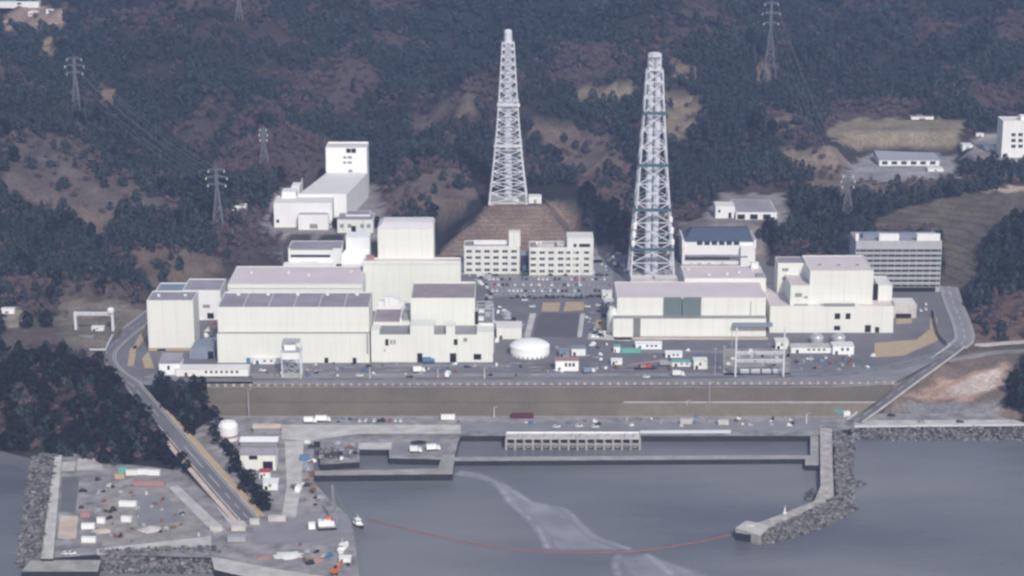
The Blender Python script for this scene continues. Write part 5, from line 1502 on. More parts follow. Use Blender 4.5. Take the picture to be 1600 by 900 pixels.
def slick(left, right, mat, label, dz=.05):
    def samp(pts, n=36):
        P = smooth_path([gz(a, c, SEA) for a, c in pts], 10); L = [0]
        for p, q in zip(P[:-1], P[1:]): L.append(L[-1] + (q - p).length)
        out = []; j = 0
        for k in range(n):
            t = L[-1] * k / (n - 1)
            while j < len(L) - 2 and L[j + 1] < t: j += 1
            out.append(P[j].lerp(P[j + 1], min(1, (t - L[j]) / max(1e-6, L[j + 1] - L[j]))))
        return out
    A, B = samp(left), samp(right); n = len(A); us = (0, .18, .4, .6, .82, 1); v, fm = [], []
    for i in range(n):
        e = min(1, i / 4, (n - 1 - i) / 2 + .5)
        for u in us: p = A[i].lerp(B[i], u); v.append((p.x, p.y, SEA + dz)); fm.append((0.0 if u in (0, 1) else 1.0) * e)
    m = len(us); mb = MB()
    mb.solid(v, [(i * m + j, i * m + j + 1, (i + 1) * m + j + 1, (i + 1) * m + j) for i in range(n - 1) for j in range(m - 1)])
    me = mb.build('foam_slick', mat)
    if me.data.polygons[5].normal.z < 0: me.data.flip_normals()
    at = me.data.attributes.new('film', 'FLOAT', 'POINT'); at.data.foreach_set('value', fm)
    return tag(me, label, 'slick', kind='stuff')


slick([(711, 740), (768, 753), (795, 782), (825, 810), (844, 832), (856, 861)], [(716, 737), (748, 742), (792, 760), (832, 785), (882, 797), (908, 822), (935, 842), (984, 859)], 'slick', 'pale slick of drifting water inside the boom')
slick([(964, 866), (964, 885), (976, 915), (985, 940)], [(1010, 864), (1060, 880), (1120, 900), (1165, 930)], 'slick', 'pale slick of drifting water outside the boom')
for k, pts in enumerate(([(712, 740), (770, 753), (796, 783), (826, 810), (845, 832), (856, 858)], [(716, 737), (748, 743), (792, 761), (832, 786), (882, 797), (908, 822), (935, 842), (985, 859)], [(968, 866), (962, 885), (975, 915)], [(1008, 866), (1040, 890), (1065, 915)])):
    pth = smooth_path([gz(a, c, SEA) for a, c in pts], 8); A, B, C_ = sides(pth, -3.2), pth, sides(pth, 3.2); n = len(pth); up = Vector((0, 0, .14))
    v = [p + up for q in (A, B, C_) for p in q]; fc = [(j * n + i, j * n + i + 1, (j + 1) * n + i + 1, (j + 1) * n + i) for j in (0, 1) for i in range(n - 1)]
    o = MB().solid(v, fc).build('foam_line', 'foam'); at = o.data.attributes.new('film', 'FLOAT', 'POINT'); at.data.foreach_set('value', [0.0] * n + [1.0] * n + [0.0] * n)
    tag(o, 'thin pale foam line on the harbour water', 'foam', kind='stuff')


# ================================================================== THINGS IN THE YARDS
def cabin(p0, p1, yb, yt, dep, wall, roof, label, name='site_cabin', cat='cabin', z=0.0, door='dark', win=2, slope=.25):
    Y = gz(800, yb, z).y; x0, x1 = gy(p0, yb, Y).x, gy(p1, yb, Y).x; h = gy(800, yt, Y).z - z
    t = thing(name, ((x0 + x1) / 2, Y + dep / 2, z), label, cat)
    MB().box(x0, x1, Y, Y + dep, z, z + h).build('wall', wall, t)
    e = .25
    MB().solid([(x0 - e, Y - e, z + h + .01), (x1 + e, Y - e, z + h + .01), (x1 + e, Y + dep + e, z + h + .01), (x0 - e, Y + dep + e, z + h + .01),
                (x0 - e, Y - e, z + h + .12), (x1 + e, Y - e, z + h + .12), (x1 + e, Y + dep + e, z + h + .12 + slope), (x0 - e, Y + dep + e, z + h + .12 + slope)],
               [(4, 5, 6, 7), (0, 1, 5, 4), (1, 2, 6, 5), (2, 3, 7, 6), (3, 0, 4, 7), (0, 3, 2, 1)]).build('roof', roof, t)
    w = x1 - x0
    if door: MB().box(x0 + w * .12, x0 + w * .12 + min(1.6, w * .2), Y - .06, Y + .05, z + .1, z + min(2.3, h * .7)).build('door', door, t)
    for k in range(win):
        a = x0 + w * (.4 + .5 * k / max(1, win)); MB().box(a, a + min(1.5, w * .15), Y - .06, Y + .05, z + h * .45, z + h * .8).build('window', 'glass', t)
    return t


def container(px, py, L, ang, mat, label, z=0.0, w=2.5, h=2.7):
    p = gz(px, py, z); t = thing('container', p, label, 'container')
    mb = MB().obox(p, R(ang), L, w, h, 0, .12)
    n = int(L / .9)
    for k in range(n):
        a = -L / 2 + L * (k + .5) / n
        q = p + Vector((math.cos(R(ang)) * a, math.sin(R(ang)) * a, 0)); mb.obox(q, R(ang), .35, w + .14, h - .3, 0, .27)
    mb.build('box', mat, t)
    mb = MB()
    for s in (-1, 1):
        q = p + Vector((math.cos(R(ang)) * s * (L / 2), math.sin(R(ang)) * s * (L / 2), 0)); mb.obox(q, R(ang), .16, w + .2, h + .12, 0, .06)
    mb.build('end_frame', mat, t)
    return t


def wheel(p, r, ang, w=.3):
    mb = MB(); n = 12; ax = Vector((-math.sin(ang), math.cos(ang), 0)); f = Vector((math.cos(ang), math.sin(ang), 0)); v = []
    for s in (-w / 2, w / 2):
        for k in range(n): t = 6.2832 * k / n; v.append(p + ax * s + f * (r * math.cos(t)) + Vector((0, 0, r * math.sin(t))))
    mb.solid(v, [tuple(range(n)), tuple(range(n, 2 * n))[::-1]] + [(k, n + k, n + (k + 1) % n, (k + 1) % n) for k in range(n)])
    return mb


def truck(px, py, ang, cab, box, label, L=7.5, z=0.0, h=2.6, name='truck'):
    p = gz(px, py, z); a = R(ang); F = Vector((math.cos(a), math.sin(a), 0)); t = thing(name, p, label, 'truck')
    MB().obox(p, a, L, 2.0, .35, 0, .75).build('chassis', 'blackpaint', t)
    MB().obox(p - F * 1.1, a, L - 2.4, 2.4, h, 0, 1.12).build('cargo_box', box, t)
    c = p + F * (L / 2 - 1.0); mb = MB().obox(c, a, 1.9, 2.3, 1.2, 0, .7).obox(c - F * .15, a, 1.6, 2.15, .95, 0, 1.91)
    mb.build('cab', cab, t); MB().obox(c + F * .68, a, .1, 1.9, .7, 0, 2.0).build('windscreen', 'glass', t)
    for k in (-L / 2 + 1.3, L / 2 - 1.2):
        for s in (-1, 1): wheel(p + F * k + Vector((-F.y, F.x, 0)) * s * 1.0 + Vector((0, 0, .5)), .5, a).build('wheel', 'tyre', t)
    return t


def car_proto(mat):
    mb = MB(); L, W = 4.3, 1.75
    prof = [(-2.15, .35), (-2.15, .85), (-2.0, 1.0), (.75, 1.0), (1.95, .82), (2.15, .6), (2.15, .35)]
    n = len(prof); v = [(x, s * W / 2, z) for s in (-1, 1) for x, z in prof]
    mb.solid(v, [tuple(range(n)), tuple(range(n, 2 * n))[::-1]] + [(k, n + k, n + (k + 1) % n, (k + 1) % n) for k in range(n)])
    c = [(-1.95, 1.0), (-1.6, 1.5), (-.1, 1.5), (.8, 1.0)]
    v = [(x, s * (W / 2 - (.08 if z < 1.2 else .2)), z) for s in (-1, 1) for x, z in c]
    mb.solid(v, [(0, 1, 2, 3)[::-1], (4, 5, 6, 7)], 1); mb.solid(v, [(0, 4, 5, 1), (2, 6, 7, 3)], 1); mb.solid(v, [(1, 5, 6, 2)], 0)
    for x in (-1.35, 1.35):
        for s in (-1, 1):
            w = wheel(Vector((x, s * .78, .33)), .33, 0, .22); b0 = len(mb.v); mb.v += w.v; mb.f += [tuple(b0 + i for i in f_) for f_ in w.f]; mb.m += [2] * len(w.f)
    o = mb.build('parked_car', [mat, 'glass', 'tyre']); return o


CARC = (('white', 'white_clean', 9), ('silver', 'silver', 5), ('black', 'blackpaint', 4), ('blue', 'blue', .7), ('red', 'red', .5))
protos = {n_: car_proto(m_) for n_, m_, _ in CARC}
used = set()


def car(p, ang, where, group, col=None):
    c = col or random.choices([n_ for n_, _, _ in CARC], [w for _, _, w in CARC])[0]
    o = protos[c]
    if c in used: o = o.copy(); COL.objects.link(o)
    used.add(c)
    o.location = p; o.rotation_euler = (0, 0, R(ang) + random.uniform(-.05, .05))
    tag(o, '%s car %s' % (c, where), 'car', '%s cars %s' % (c, group))


for yy, a, e, pr in ((418, 835, 940, .5), (426, 780, 950, .65), (437, 765, 955, .8), (446, 760, 955, .85), (455, 770, 955, .85), (463, 800, 960, .6)):
    x = a
    while x < e:
        if random.random() < pr: car(gz(x, yy, .14), 90 + random.choice((0, 180)), 'parked in the rows below the office blocks', 'in the car park')
        x += 6.4
for x, y in ((1205, 400), (1080, 414), (1095, 414), (1110, 414), (1130, 413), (950, 408), (958, 402), (966, 397), (940, 414)):
    car(gz(x, y, .14), random.choice((0, 90)), 'parked around the foot of the hipped roof hall', 'by the hipped roof hall')
for x, y in ((1408, 488), (1418, 487), (1428, 487), (1438, 486), (1446, 484), (1446, 476), (1410, 480), (1430, 479)):
    car(gz(x, y, .14), 90, 'parked beside the low store by the right reactor building', 'beside the low store')
for x, y in ((562, 588), (577, 573), (640, 590), (655, 577), (700, 576), (730, 574), (930, 560), (945, 575), (1010, 590), (1125, 575), (1245, 566), (1265, 562), (1290, 560), (1330, 565), (520, 585), (490, 573), (410, 580), (1205, 540), (925, 515), (940, 520), (918, 480), (925, 490), (935, 478), (832, 480), (820, 470)):
    car(gz(x, y, .14), random.choice((0, 180, 90)), 'standing alone on the asphalt yard in front of the buildings', 'scattered over the yard')
for x in (562, 572, 585, 592, 600, 610, 618, 626):
    car(gz(x, 658, QZ + .12), 90, 'parked in the row at the foot of the sea-wall bank', 'at the foot of the bank')
for x, y in ((130, 768), (104, 866), (112, 866), (1440, 660), (1500, 660), (1393, 650), (870, 668), (905, 667), (930, 668)):
    car(gz(x, y, QZ + .2), 0, 'standing alone on the quay', 'on the quay')

# the big low white tank
p = gz(828, 553); q = thing('storage_tank', p, 'big low white domed tank in the middle of the front yard', 'tank')
MB().lathe(p, [(12.4, 0), (12.4, 5.6), (11.9, 6.6), (9.5, 8.0), (6.0, 9.0), (2.5, 9.5), (.2, 9.6)], 40).build('shell', 'white_clean', q, smooth=True)
for k in range(26):
    a = 6.2832 * k / 26; c = p + Vector((math.cos(a) * 12.42, math.sin(a) * 12.42, 0)); MB().obox(c, a, .3, 1.1, 1.3, 0, .1).build('anchor', 'band', q)
MB().lathe(p, [(12.6, 5.55), (12.6, 5.85)], 40).build('rim', 'white', q)
# yard cabins and sheds
cabin(868, 904, 580, 564, 7, 'white_clean', 'pink', 'white site building with faded red roof right of the big tank', win=3)
cabin(893, 915, 556, 545, 6, 'white', 'bluegrey', 'pale grey box shed behind the red-roofed site building', win=0)
cabin(874, 890, 558, 548, 5, 'bluegrey', 'bluegrey', 'small blue-grey shed between the big tank and the pale grey box shed', win=1)
cabin(993, 1034, 546, 537, 5, 'white_clean', 'white_clean', 'long bright white cabin in front of the shutter hall', win=3)
cabin(959, 969, 551, 542, 4, 'white_clean', 'green', 'small white hut with pale green top left of the green container', win=0)
cabin(955, 972, 570, 563, 4, 'white', 'white', 'small white hut below the pale green topped hut', win=1)
cabin(1040, 1066, 559, 552, 5, 'white_clean', 'white_clean', 'low white cabin right of the green container', win=2)
cabin(1084, 1105, 577, 564, 7, 'cream', 'cream', 'square cream cabin at the right end of the green roofed row', win=1)
cabin(1050, 1083, 573, 566, 5, 'white', 'green', 'white cabin with sea green roof beside the square cream cabin', win=2)
container(986, 551, 12.5, 2, 'green', 'sea green container beside the long bright white cabin')
cabin(275, 388, 588, 577, 9, 'white', 'roof_white', 'long low pale shed with ribbed front at the left of the front yard', win=7)
cabin(249, 281, 586, 568, 16, 'white_clean', 'roof_grey', 'white building with grey sloping roof left of the long low shed', win=1, slope=2.0)
cabin(395, 437, 569, 561, 6, 'white', 'roof_white', 'low white lean-to at the foot of the grey-roofed turbine hall', win=2)
cabin(1236, 1300, 552, 543, 8, 'white', 'concrete_pale', 'long low white building in front of the right reactor building', win=4)
cabin(1301, 1334, 554, 541, 9, 'white_clean', 'roof_white', 'white hut with two dark doors right of the long low white building', win=2)
cabin(1212, 1232, 546, 534, 8, 'cream', 'roof_white', 'cream hut left of the long low white building', win=1)
cabin(722, 760, 412, 402, 6, 'cream', 'roof_white', 'low cream store between the old reactor building and the left office block', win=2)
cabin(776, 815, 530, 512, 14, 'cream', 'roof_white', 'low cream building between the stepped annex and the big white tank', win=0)
cabin(700, 740, 423, 409, 10, 'office', 'roof_grey', 'grey low building half hidden behind the old reactor building', win=2)
cabin(941, 956, 467, 457, 6, 'white', 'roof_white', 'white hut at the left corner of the shutter hall', win=1)
cabin(944, 958, 480, 470, 6, 'white_clean', 'roof_white', 'bright white hut against the left side of the shutter hall', win=1)
for px_ in (1276, 1310):
    p = gz(px_, 536); t = thing('domed_tank', p, 'pale blue-grey domed tank in front of the right reactor building, %s of the two' % ('left' if px_ < 1300 else 'right'), 'tank')
    MB().lathe(p, [(4.2, 0), (4.2, 4.2), (3.6, 5.4), (2.0, 6.3), (.2, 6.7)], 24).build('shell', 'silver', t, smooth=True); MB().lathe(p, [(4.35, 4.0), (4.35, 4.3)], 24).build('rim', 'white', t)
# barrel-roofed shed
Y = gz(315, 561).y; x0, x1 = gz(296, 561).x, gz(335, 561).x
t = thing('barrel_shed', ((x0 + x1) / 2, Y + 8, 0), 'blue-grey barrel-roofed shed between the left cream block and the turbine hall', 'shed')
mb = MB(); r_ = (x1 - x0) / 2; v = []
for y in (Y, Y + 18):
    for k in range(13): a = math.pi * k / 12; v.append(((x0 + x1) / 2 - r_ * math.cos(a), y, 4 + r_ * .55 * math.sin(a)))
mb.solid(v, [(k, k + 1, 14 + k, 13 + k)[::-1] for k in range(12)] + [tuple(range(13)), tuple(range(13, 26))[::-1]])
mb.build('roof', 'bluegrey', t); MB().box(x0 + .05, x1 - .05, Y + .05, Y + 17.9, 0, 3.99).build('wall', 'bluegrey', t)
MB().box(x1 - 4, x1 - .4, Y - .05, Y + .04, .1, 5).build('door', 'dark', t)
# hoist tower in front of the turbine hall
x0, x1 = gz(441, 590).x, gz(470, 590).x; Y = gz(455, 590).y
t = thing('hoist_tower', ((x0 + x1) / 2, Y + 4, 0), 'tall white hoist tower on four legs in front of the turbine hall', 'hoist tower')
zt = gy(455, 532, Y).z; zm = gy(455, 562, Y).z
for x in (x0, x1):
    for y in (Y, Y + 8): MB().bar((x, y, 0), (x, y, zt - 3), .7).build('leg', 'stack', t)
mb = MB(); lattice(mb, ((x0 + x1) / 2, Y + 4), [0, zm * .5, zm], lambda z: 8.0, bw=.3)
mb.build('bracing', 'steel', t)
MB().box(x0 + .4, x1 - .4, Y + .4, Y + 7.6, zm, zm + 5).build('machine_house', 'white', t)
MB().box(x0 - .5, x1 + .5, Y - .5, Y + 8.5, zm + 5.01, zm + 5.5).build('deck', 'steel', t)
MB().box(x0 + 1.5, x1 - 3, Y + 2, Y + 6, zm + 5.51, zt - 1.6).build('cabin', 'white_clean', t)
MB().box(x0 + .3, x1 - .3, Y - .1, Y + 8.1, zt - 1.59, zt - 1.0).build('roof', 'silver', t)
MB().box(x0 - .4, x1 + .4, Y - .6, Y + 8.6, .02, .5).build('base', 'concrete_pale', t)


def frame_posts(name, label, x0, x1, Y, beams, hs, mat, bw=.8, z=0.0, depth=5, cat='gantry', extra=None):
    t = thing(name, ((x0 + x1) / 2, Y, z), label, cat)
    for x, h in ((x0, hs[0]), (x1, hs[1])):
        mb = MB()
        mb.bar((x, Y, z - .5), (x, Y, z + h), bw)
        mb.bar((x, Y + depth, z - .5), (x, Y, z + h * .8), bw * .6)
        mb.build('post', mat, t)
    for h in beams:
        mb = MB(); mb.bar((x0, Y, z + h), (x1, Y, z + h), bw * .8); mb.bar((x0, Y, z + h - 1.4), (x1, Y, z + h - 1.4), bw * .4)
        n = 10
        for k in range(n):
            a, c = x0 + (x1 - x0) * k / n, x0 + (x1 - x0) * (k + 1) / n; mb.bar((a, Y, z + h - (1.4 if k % 2 else 0)), (c, Y, z + h - (0 if k % 2 else 1.4)), bw * .3)
        mb.build('beam', mat, t)
    return t


Y = gz(1190, 589).y
x0, x1 = gz(1149, 589).x, gz(1224, 589).x
frame_posts('switchyard_gantry', 'tall pale steel gantry frame with two posts on the right of the front yard', x0, x1, Y, (gy(1180, 562, Y).z, gy(1180, 550, Y).z), (gy(1149, 512, Y).z, gy(1224, 512, Y).z), 'stack', .9)
for k in range(4):
    p = gz(1163 + k * 17, 583); t = thing('transformer', p, 'white transformer box at the foot of the pale gantry, number of its row counted from the left: %s' % ('first', 'second', 'third', 'fourth')[k], 'transformer')
    t['label'] = '%s of four white transformer boxes under the pale gantry, from the left' % ('first', 'second', 'third', 'fourth')[k]
    MB().box(p.x - 2.6, p.x + 2.6, p.y - 1.4, p.y + 1.4, .1, 2.6).build('tank', 'white', t)
    for s in (-1, 0, 1): MB().lathe((p.x + s * 1.5, p.y, 2.6), [(.22, 0), (.3, .4), (.18, .8), (.1, 1.3)], 8).build('bushing', 'band', t)
    MB().box(p.x - 2.3, p.x + 2.3, p.y - 1.8, p.y - 1.41, .4, 2.2).build('radiator', 'steel', t)
for k, (px_, t0, b0) in enumerate(((1117, 545, 588), (1131, 542, 586), (1143, 520, 545))):
    p = gz(px_, b0); h = gy(px_, t0, p.y).z; t = thing('lamp_mast', p, 'thin steel mast left of the pale gantry, %s' % ('nearest the square cream cabin', 'between the other masts and the gantry', 'shortest and closest to the gantry')[k], 'mast')
    MB().bar(p, p + Vector((0, 0, h)), .45, w2=.25, n=8).build('pole', 'steel', t); MB().box(p.x - 1, p.x + 1, p.y - .25, p.y + .25, h, h + .4).build('lamp_head', 'silver', t)
# white portal frame at the left
Y = gz(150, 520, 1).y
x0, x1 = gz(119, 520, 1).x, gz(177, 520, 1).x
zp_ = float(TZ(np.array([(x0 + x1) / 2]), np.array([Y]))[0])
t = frame_posts('portal_frame', 'white steel portal frame with round drum on its right end beside the left road', x0, x1, Y, (gy(150, 489, Y).z - zp_,), (gy(119, 487, Y).z - zp_, gy(177, 485, Y).z - zp_), 'stack', 1.6, z=zp_)
MB().lathe((x1 - 1, Y, gy(170, 488, Y).z), [(2.2, 0), (2.4, 2), (1.2, 3.2)], 14).build('drum', 'white', t)
mb = MB()
for a, c in (((116, 523), (128, 548)), ((128, 548), (165, 548)), ((165, 548), (176, 525))):
    P_, Q_ = gz(*a, zp_), gz(*c, zp_); mb.bar(P_ + Vector((0, 0, .8)), Q_ + Vector((0, 0, .8)), .9)
mb.build('base_beam', 'stack', t)
cabin(122, 145, 534, 528, 5, 'bluegrey', 'band', 'low dark pump shed under the white portal frame', win=2, z=zp_); cabin(143, 162, 517, 512, 4, 'white', 'white', 'small white kiosk behind the white portal frame', win=1, z=zp_)
Y = gz(400, 412, 2).y
frame_posts('switchyard_gantry', 'grey switchyard gantry at the wood edge left of the service building', gz(365, 412, 2).x, gz(441, 412, 2).x, Y, (gy(400, 395, Y).z - 1, gy(400, 403, Y).z - 1), (gy(365, 358, Y).z - 1, gy(441, 391, Y).z - 1), 'pylon', .7, z=1)
# crane truck lying in the middle of the yard
p = gz(1008, 577); t = thing('crane_truck', p, 'long crane truck with red cab and orange folded boom in the front yard', 'crane')
MB().obox(p, R(4), 13, 2.6, .7, 0, .7).build('chassis', 'blackpaint', t)
MB().obox(p + Vector((2.2, .2, 0)), R(4), 2.6, 2.5, 2.2, 0, 1.41).build('cab', 'red', t); MB().obox(p + Vector((-1.2, 0, 0)), R(4), 3.4, 2.4, 1.6, 0, 1.41).build('engine_house', 'pink', t)
mb = MB(); mb.bar(p + Vector((9, 1, 5.2)), p + Vector((-11, -.8, 3.0)), .8, w2=.5); mb.build('boom', 'pink', t)
for k in (-5, -3.4, 3.4, 5):
    for s in (-1, 1): wheel(p + Vector((k, s * 1.15, .5)), .5, R(4)).build('wheel', 'tyre', t)
for k, a in enumerate(((1040, 572, 0, 'silver', 'silver', 'silver grey truck at the right end of the red crane truck'), (655, 582, 5, 'white', 'white_clean', 'white box truck on the yard below the stepped annex'), (700, 589, 80, 'white_clean', 'white_clean', 'bright white truck near the sea-wall road, centre left'),
                       (670, 567.5, 0, 'blue', 'blue', 'blue truck at the foot of the stepped annex'), (1060, 588, 0, 'white', 'white', 'white truck on the sea-wall road side of the cabins'), (920, 583, 20, 'white', 'bluegrey', 'white cab truck right of the red-roofed site building'))):
    truck(*a[:5], a[5])
truck(485, 661, 0, 'white', 'white_clean', 'white truck on the pale road at the foot of the bank', z=QZ + .1); truck(505, 659, 0, 'white', 'white_clean', 'second white truck at the foot of the bank, right of a similar one', z=QZ + .1, L=9)
truck(677, 704, 10, 'white', 'white_clean', 'white truck on the dock deck above the L-shaped pier', z=QZ + .15, L=8); truck(650, 707, 0, 'white', 'white', 'pale truck left of the white truck on the dock deck', z=QZ + .15, L=7)
# quay sheds
def gable(p0, p1, yb, yt, dep, rise, wall, roof, label, z=QZ, wins=()):
    Y = gz(800, yb, z).y; x0, x1 = gy(p0, yb, Y).x, gy(p1, yb, Y).x; h = gy(800, yt, Y).z - z
    t = thing('quay_shed', ((x0 + x1) / 2, Y + dep / 2, z), label, 'shed')
    mb = MB().box(x0, x1, Y, Y + dep, z, z + h); ym = Y + dep / 2
    for x in (x0, x1): mb.face([(x, Y, z + h), (x, Y + dep, z + h), (x, ym, z + h + rise - .15)])
    mb.build('wall', wall, t); e = .6
    MB().solid([(x0 - e, Y - e, z + h - .1), (x1 + e, Y - e, z + h - .1), (x1 + e, ym, z + h + rise), (x0 - e, ym, z + h + rise), (x0 - e, Y + dep + e, z + h - .1), (x1 + e, Y + dep + e, z + h - .1)], [(0, 1, 2, 3), (3, 2, 5, 4)]).build('roof', roof, t)
    for a, c, q0, q1 in wins:
        A, B = gy(a, q1, Y), gy(c, q0, Y); MB().box(A.x, B.x, Y - .08, Y + .05, A.z, B.z).build('window' if q1 < yb - 4 else 'door', 'dark', t)
gable(376, 431, 735, 710, 13, 1.6, 'cream', 'roof_grey', 'cream quay shed with grey roof and dark doors, nearest the water', wins=((389, 402, 712, 718), (411, 426, 721, 735)))
gable(376, 433, 700, 690, 9, 1.4, 'band', 'white', 'quay shed with white roof behind the cream quay shed')
gable(396, 437, 676, 669, 8, 1.2, 'band', 'sand', 'narrow quay shed with sandy roof closest to the bank')
p = gz(357, 686, QZ); t = thing('round_tank', p, 'pale round tank with a faded red band among dark trees beside the quay sheds', 'tank')
MB().lathe(p, [(5.6, 0), (5.6, 8.5), (4.2, 10.5), (.3, 11.4)], 24).build('shell', 'white', t); MB().lathe(p, [(5.68, 2.0), (5.68, 3.2)], 24).build('stripe', 'pink', t)
cabin(405, 422, 748, 738, 5, 'white', 'red', 'small white hut with red roof in front of the cream quay shed', z=QZ, win=1); cabin(411, 434, 766, 754, 6, 'white', 'white', 'pale hut below the red-roofed quay hut', z=QZ, win=1)
container(466, 767, 4, 80, 'white_clean', 'small white container beside the pale quay road', z=QZ + .1); container(476, 719, 5, 10, 'blue', 'small blue container at the dock corner', z=QZ + .1)
container(816, 653, 13, 0, 'wine' if 'wine' in M else 'red', 'long dark red container at the foot of the sea-wall bank', z=QZ + .1)
container(1311, 648, 5, -30, 'green', 'pale green container where the right ramp meets the quay', z=QZ + .1); container(1322, 650, 4, 20, 'white', 'small white container beside the pale green one', z=QZ + .1)
for k, (x, y, L_, an, mt, lb) in enumerate(((193, 738, 5, 0, 'green', 'green container at the left end of the row on the left yard'), (206, 742, 6, 4, 'cream', 'cream container next to the green one on the left yard'), (222, 741, 7, 0, 'white', 'white container in the middle of the row on the left yard'),
                                            (240, 742, 7, -3, 'white', 'bright white container at the right end of the row on the left yard'), (187, 748, 5, 8, 'tan', 'tan container below the green container on the left yard'), (233, 759, 17, -3, 'pink', 'long faded red container below the white row on the left yard'),
                                            (134, 808, 5, 5, 'pink', 'faded red container, topmost of three beside the left slab'), (138, 826, 6.5, 2, 'white', 'white container, middle one of three beside the left slab'), (139, 847, 7, 0, 'white', 'white container, lowest of three beside the left slab'),
                                            (200, 791, 9, -4, 'white', 'long white container in the middle of the left yard'), (198, 815, 5, -10, 'white', 'small white container below the long white one on the left yard'), (158, 817, 4, 5, 'white', 'small white container right of the three beside the left slab'),
                                            (338, 829, 6, 0, 'concrete_pale', 'pale container at the foot of the left slipway strip'), (373, 829, 7, 0, 'concrete_pale', 'pale container at the foot of the right slipway strip'), (398, 819, 5, 0, 'concrete_pale', 'pale container at the foot of the sloping road'), (433, 814, 9, 3, 'concrete_pale', 'long pale container on the quay below the pale quay road'),
                                            (370, 846, 9, 0, 'silver', 'long silver container by the rubble basin'), (1072, 662, 7, 0, 'concrete_pale', 'pale container on the right quay near the white pole'), (1130, 663, 6, 0, 'concrete_pale', 'pale container further right on the quay, near the pier corner'), (700, 655, 8, 0, 'white', 'white container at the foot of the bank left of the dark red one'))):
    container(x, y, L_, an, mt, lb, z=QZ + .15)
mb = MB()
# stock piles on the yards
def pile(px_, py_, r_, h, mat, label, z=QZ, name='material_pile'):
    p = gz(px_, py_, z); n = 18; v = []; fc = []
    rr = random.Random(px_)
    for i, (f_, hh) in enumerate(((1, 0), (.75, .45), (.4, .85), (.0, 1))):
        for k in range(n):
            a = 6.2832 * k / n; q = r_ * f_ * rr.uniform(.75, 1.2); v.append((p.x + q * math.cos(a) * 1.25, p.y + q * math.sin(a), z + .05 + h * hh * rr.uniform(.85, 1.1)))
    for i in range(3):
        for k in range(n): fc.append((i * n + k, i * n + (k + 1) % n, (i + 1) * n + (k + 1) % n, (i + 1) * n + k))
    o = MB().solid(v, fc).build(name, mat, loc=p); tag(o, label, 'pile')


pile(451, 868, 6.0, 1.0, 'cream', 'cream heap under a pale sheet on the front quay'); pile(235, 828, 5, 1.5, 'concrete_pale', 'pale gravel heap low on the left yard'); pile(205, 835, 5, 1.3, 'gravel', 'grey gravel heap left of the pale heap on the left yard')
pile(160, 830, 4, 1.2, 'sand', 'reddish sand heap beside the three containers on the left yard'); pile(412, 870, 4, .8, 'pink', 'reddish scrap heap left of the cream heap'); pile(493, 876, 3.5, 1.4, 'pink', 'reddish scrap heap right of the cream heap'); pile(505, 868, 2.5, 1.2, 'gravel', 'grey scrap heap near the moored boat')
pile(655, 692, 4, 1.2, 'concrete_wet', 'dark heap on the dock deck behind the white truck'); pile(520, 712, 5, 1.6, 'shrub', 'dark overgrown heap on the left dock corner')
# harbour crane on the quay
p = gz(512, 826, QZ); t = thing('harbour_crane', p, 'white mobile crane with grey lattice boom and A-frame on the quay edge', 'crane')
MB().obox(p, R(8), 9, 4.5, 1.2, 0, .9).build('carrier', 'silver', t)
for s in (-1, 1): MB().obox(p + Vector((0, s * 2.3, 0)), R(8), 9.5, 1.1, 1.3, 0, .05).build('crawler_track', 'blackpaint', t)
MB().obox(p + Vector((-1.5, 0, 0)), R(8), 6.5, 3.8, 2.6, 0, 2.11).build('machine_house', 'white_clean', t)
MB().obox(p + Vector((-8.0, -1, 0)), R(8), 3.4, 3.4, 3.0, 0, .6).build('counterweight', 'white_clean', t)
MB().obox(p + Vector((2.6, -1.4, 0)), R(8), 1.8, 1.8, 2.4, 0, 2.11).build('cab', 'white', t)
MB().obox(p + Vector((.5, 1.2, 0)), R(8), 2.2, 2.2, 1.4, 0, 4.72).build('winch', 'orange', t)
tip = gy(519, 758, p.y + 9); base = p + Vector((4.2, 0, 2.4)); mb = MB()
for sx, sy in ((-.7, -.6), (.7, -.6), (.7, .6), (-.7, .6)): mb.bar(base + Vector((sx, sy, 0)), tip + Vector((sx * .4, sy * .4, 0)), .28)
for k in range(12):
    a, c = base.lerp(tip, k / 12), base.lerp(tip, (k + 1) / 12); s = .7 if k % 2 else -.7; mb.bar(a + Vector((s, -.6, 0)), c + Vector((-s, -.6, 0)), .18); mb.bar(a + Vector((s, .6, 0)), c + Vector((-s, .6, 0)), .18)
mb.build('boom', 'pylon', t)
mb = MB(); m1 = gy(524, 792, p.y + 1)
mb.bar(p + Vector((-3, -1, 4.7)), m1, .3); mb.bar(p + Vector((1.5, 1, 4.7)), m1, .3); mb.bar(m1, tip, .14); mb.bar(tip, gy(541, 800, p.y + 9), .16); mb.bar(m1, gy(543, 818, p.y + 3), .25); mb.build('a_frame', 'pylon', t)


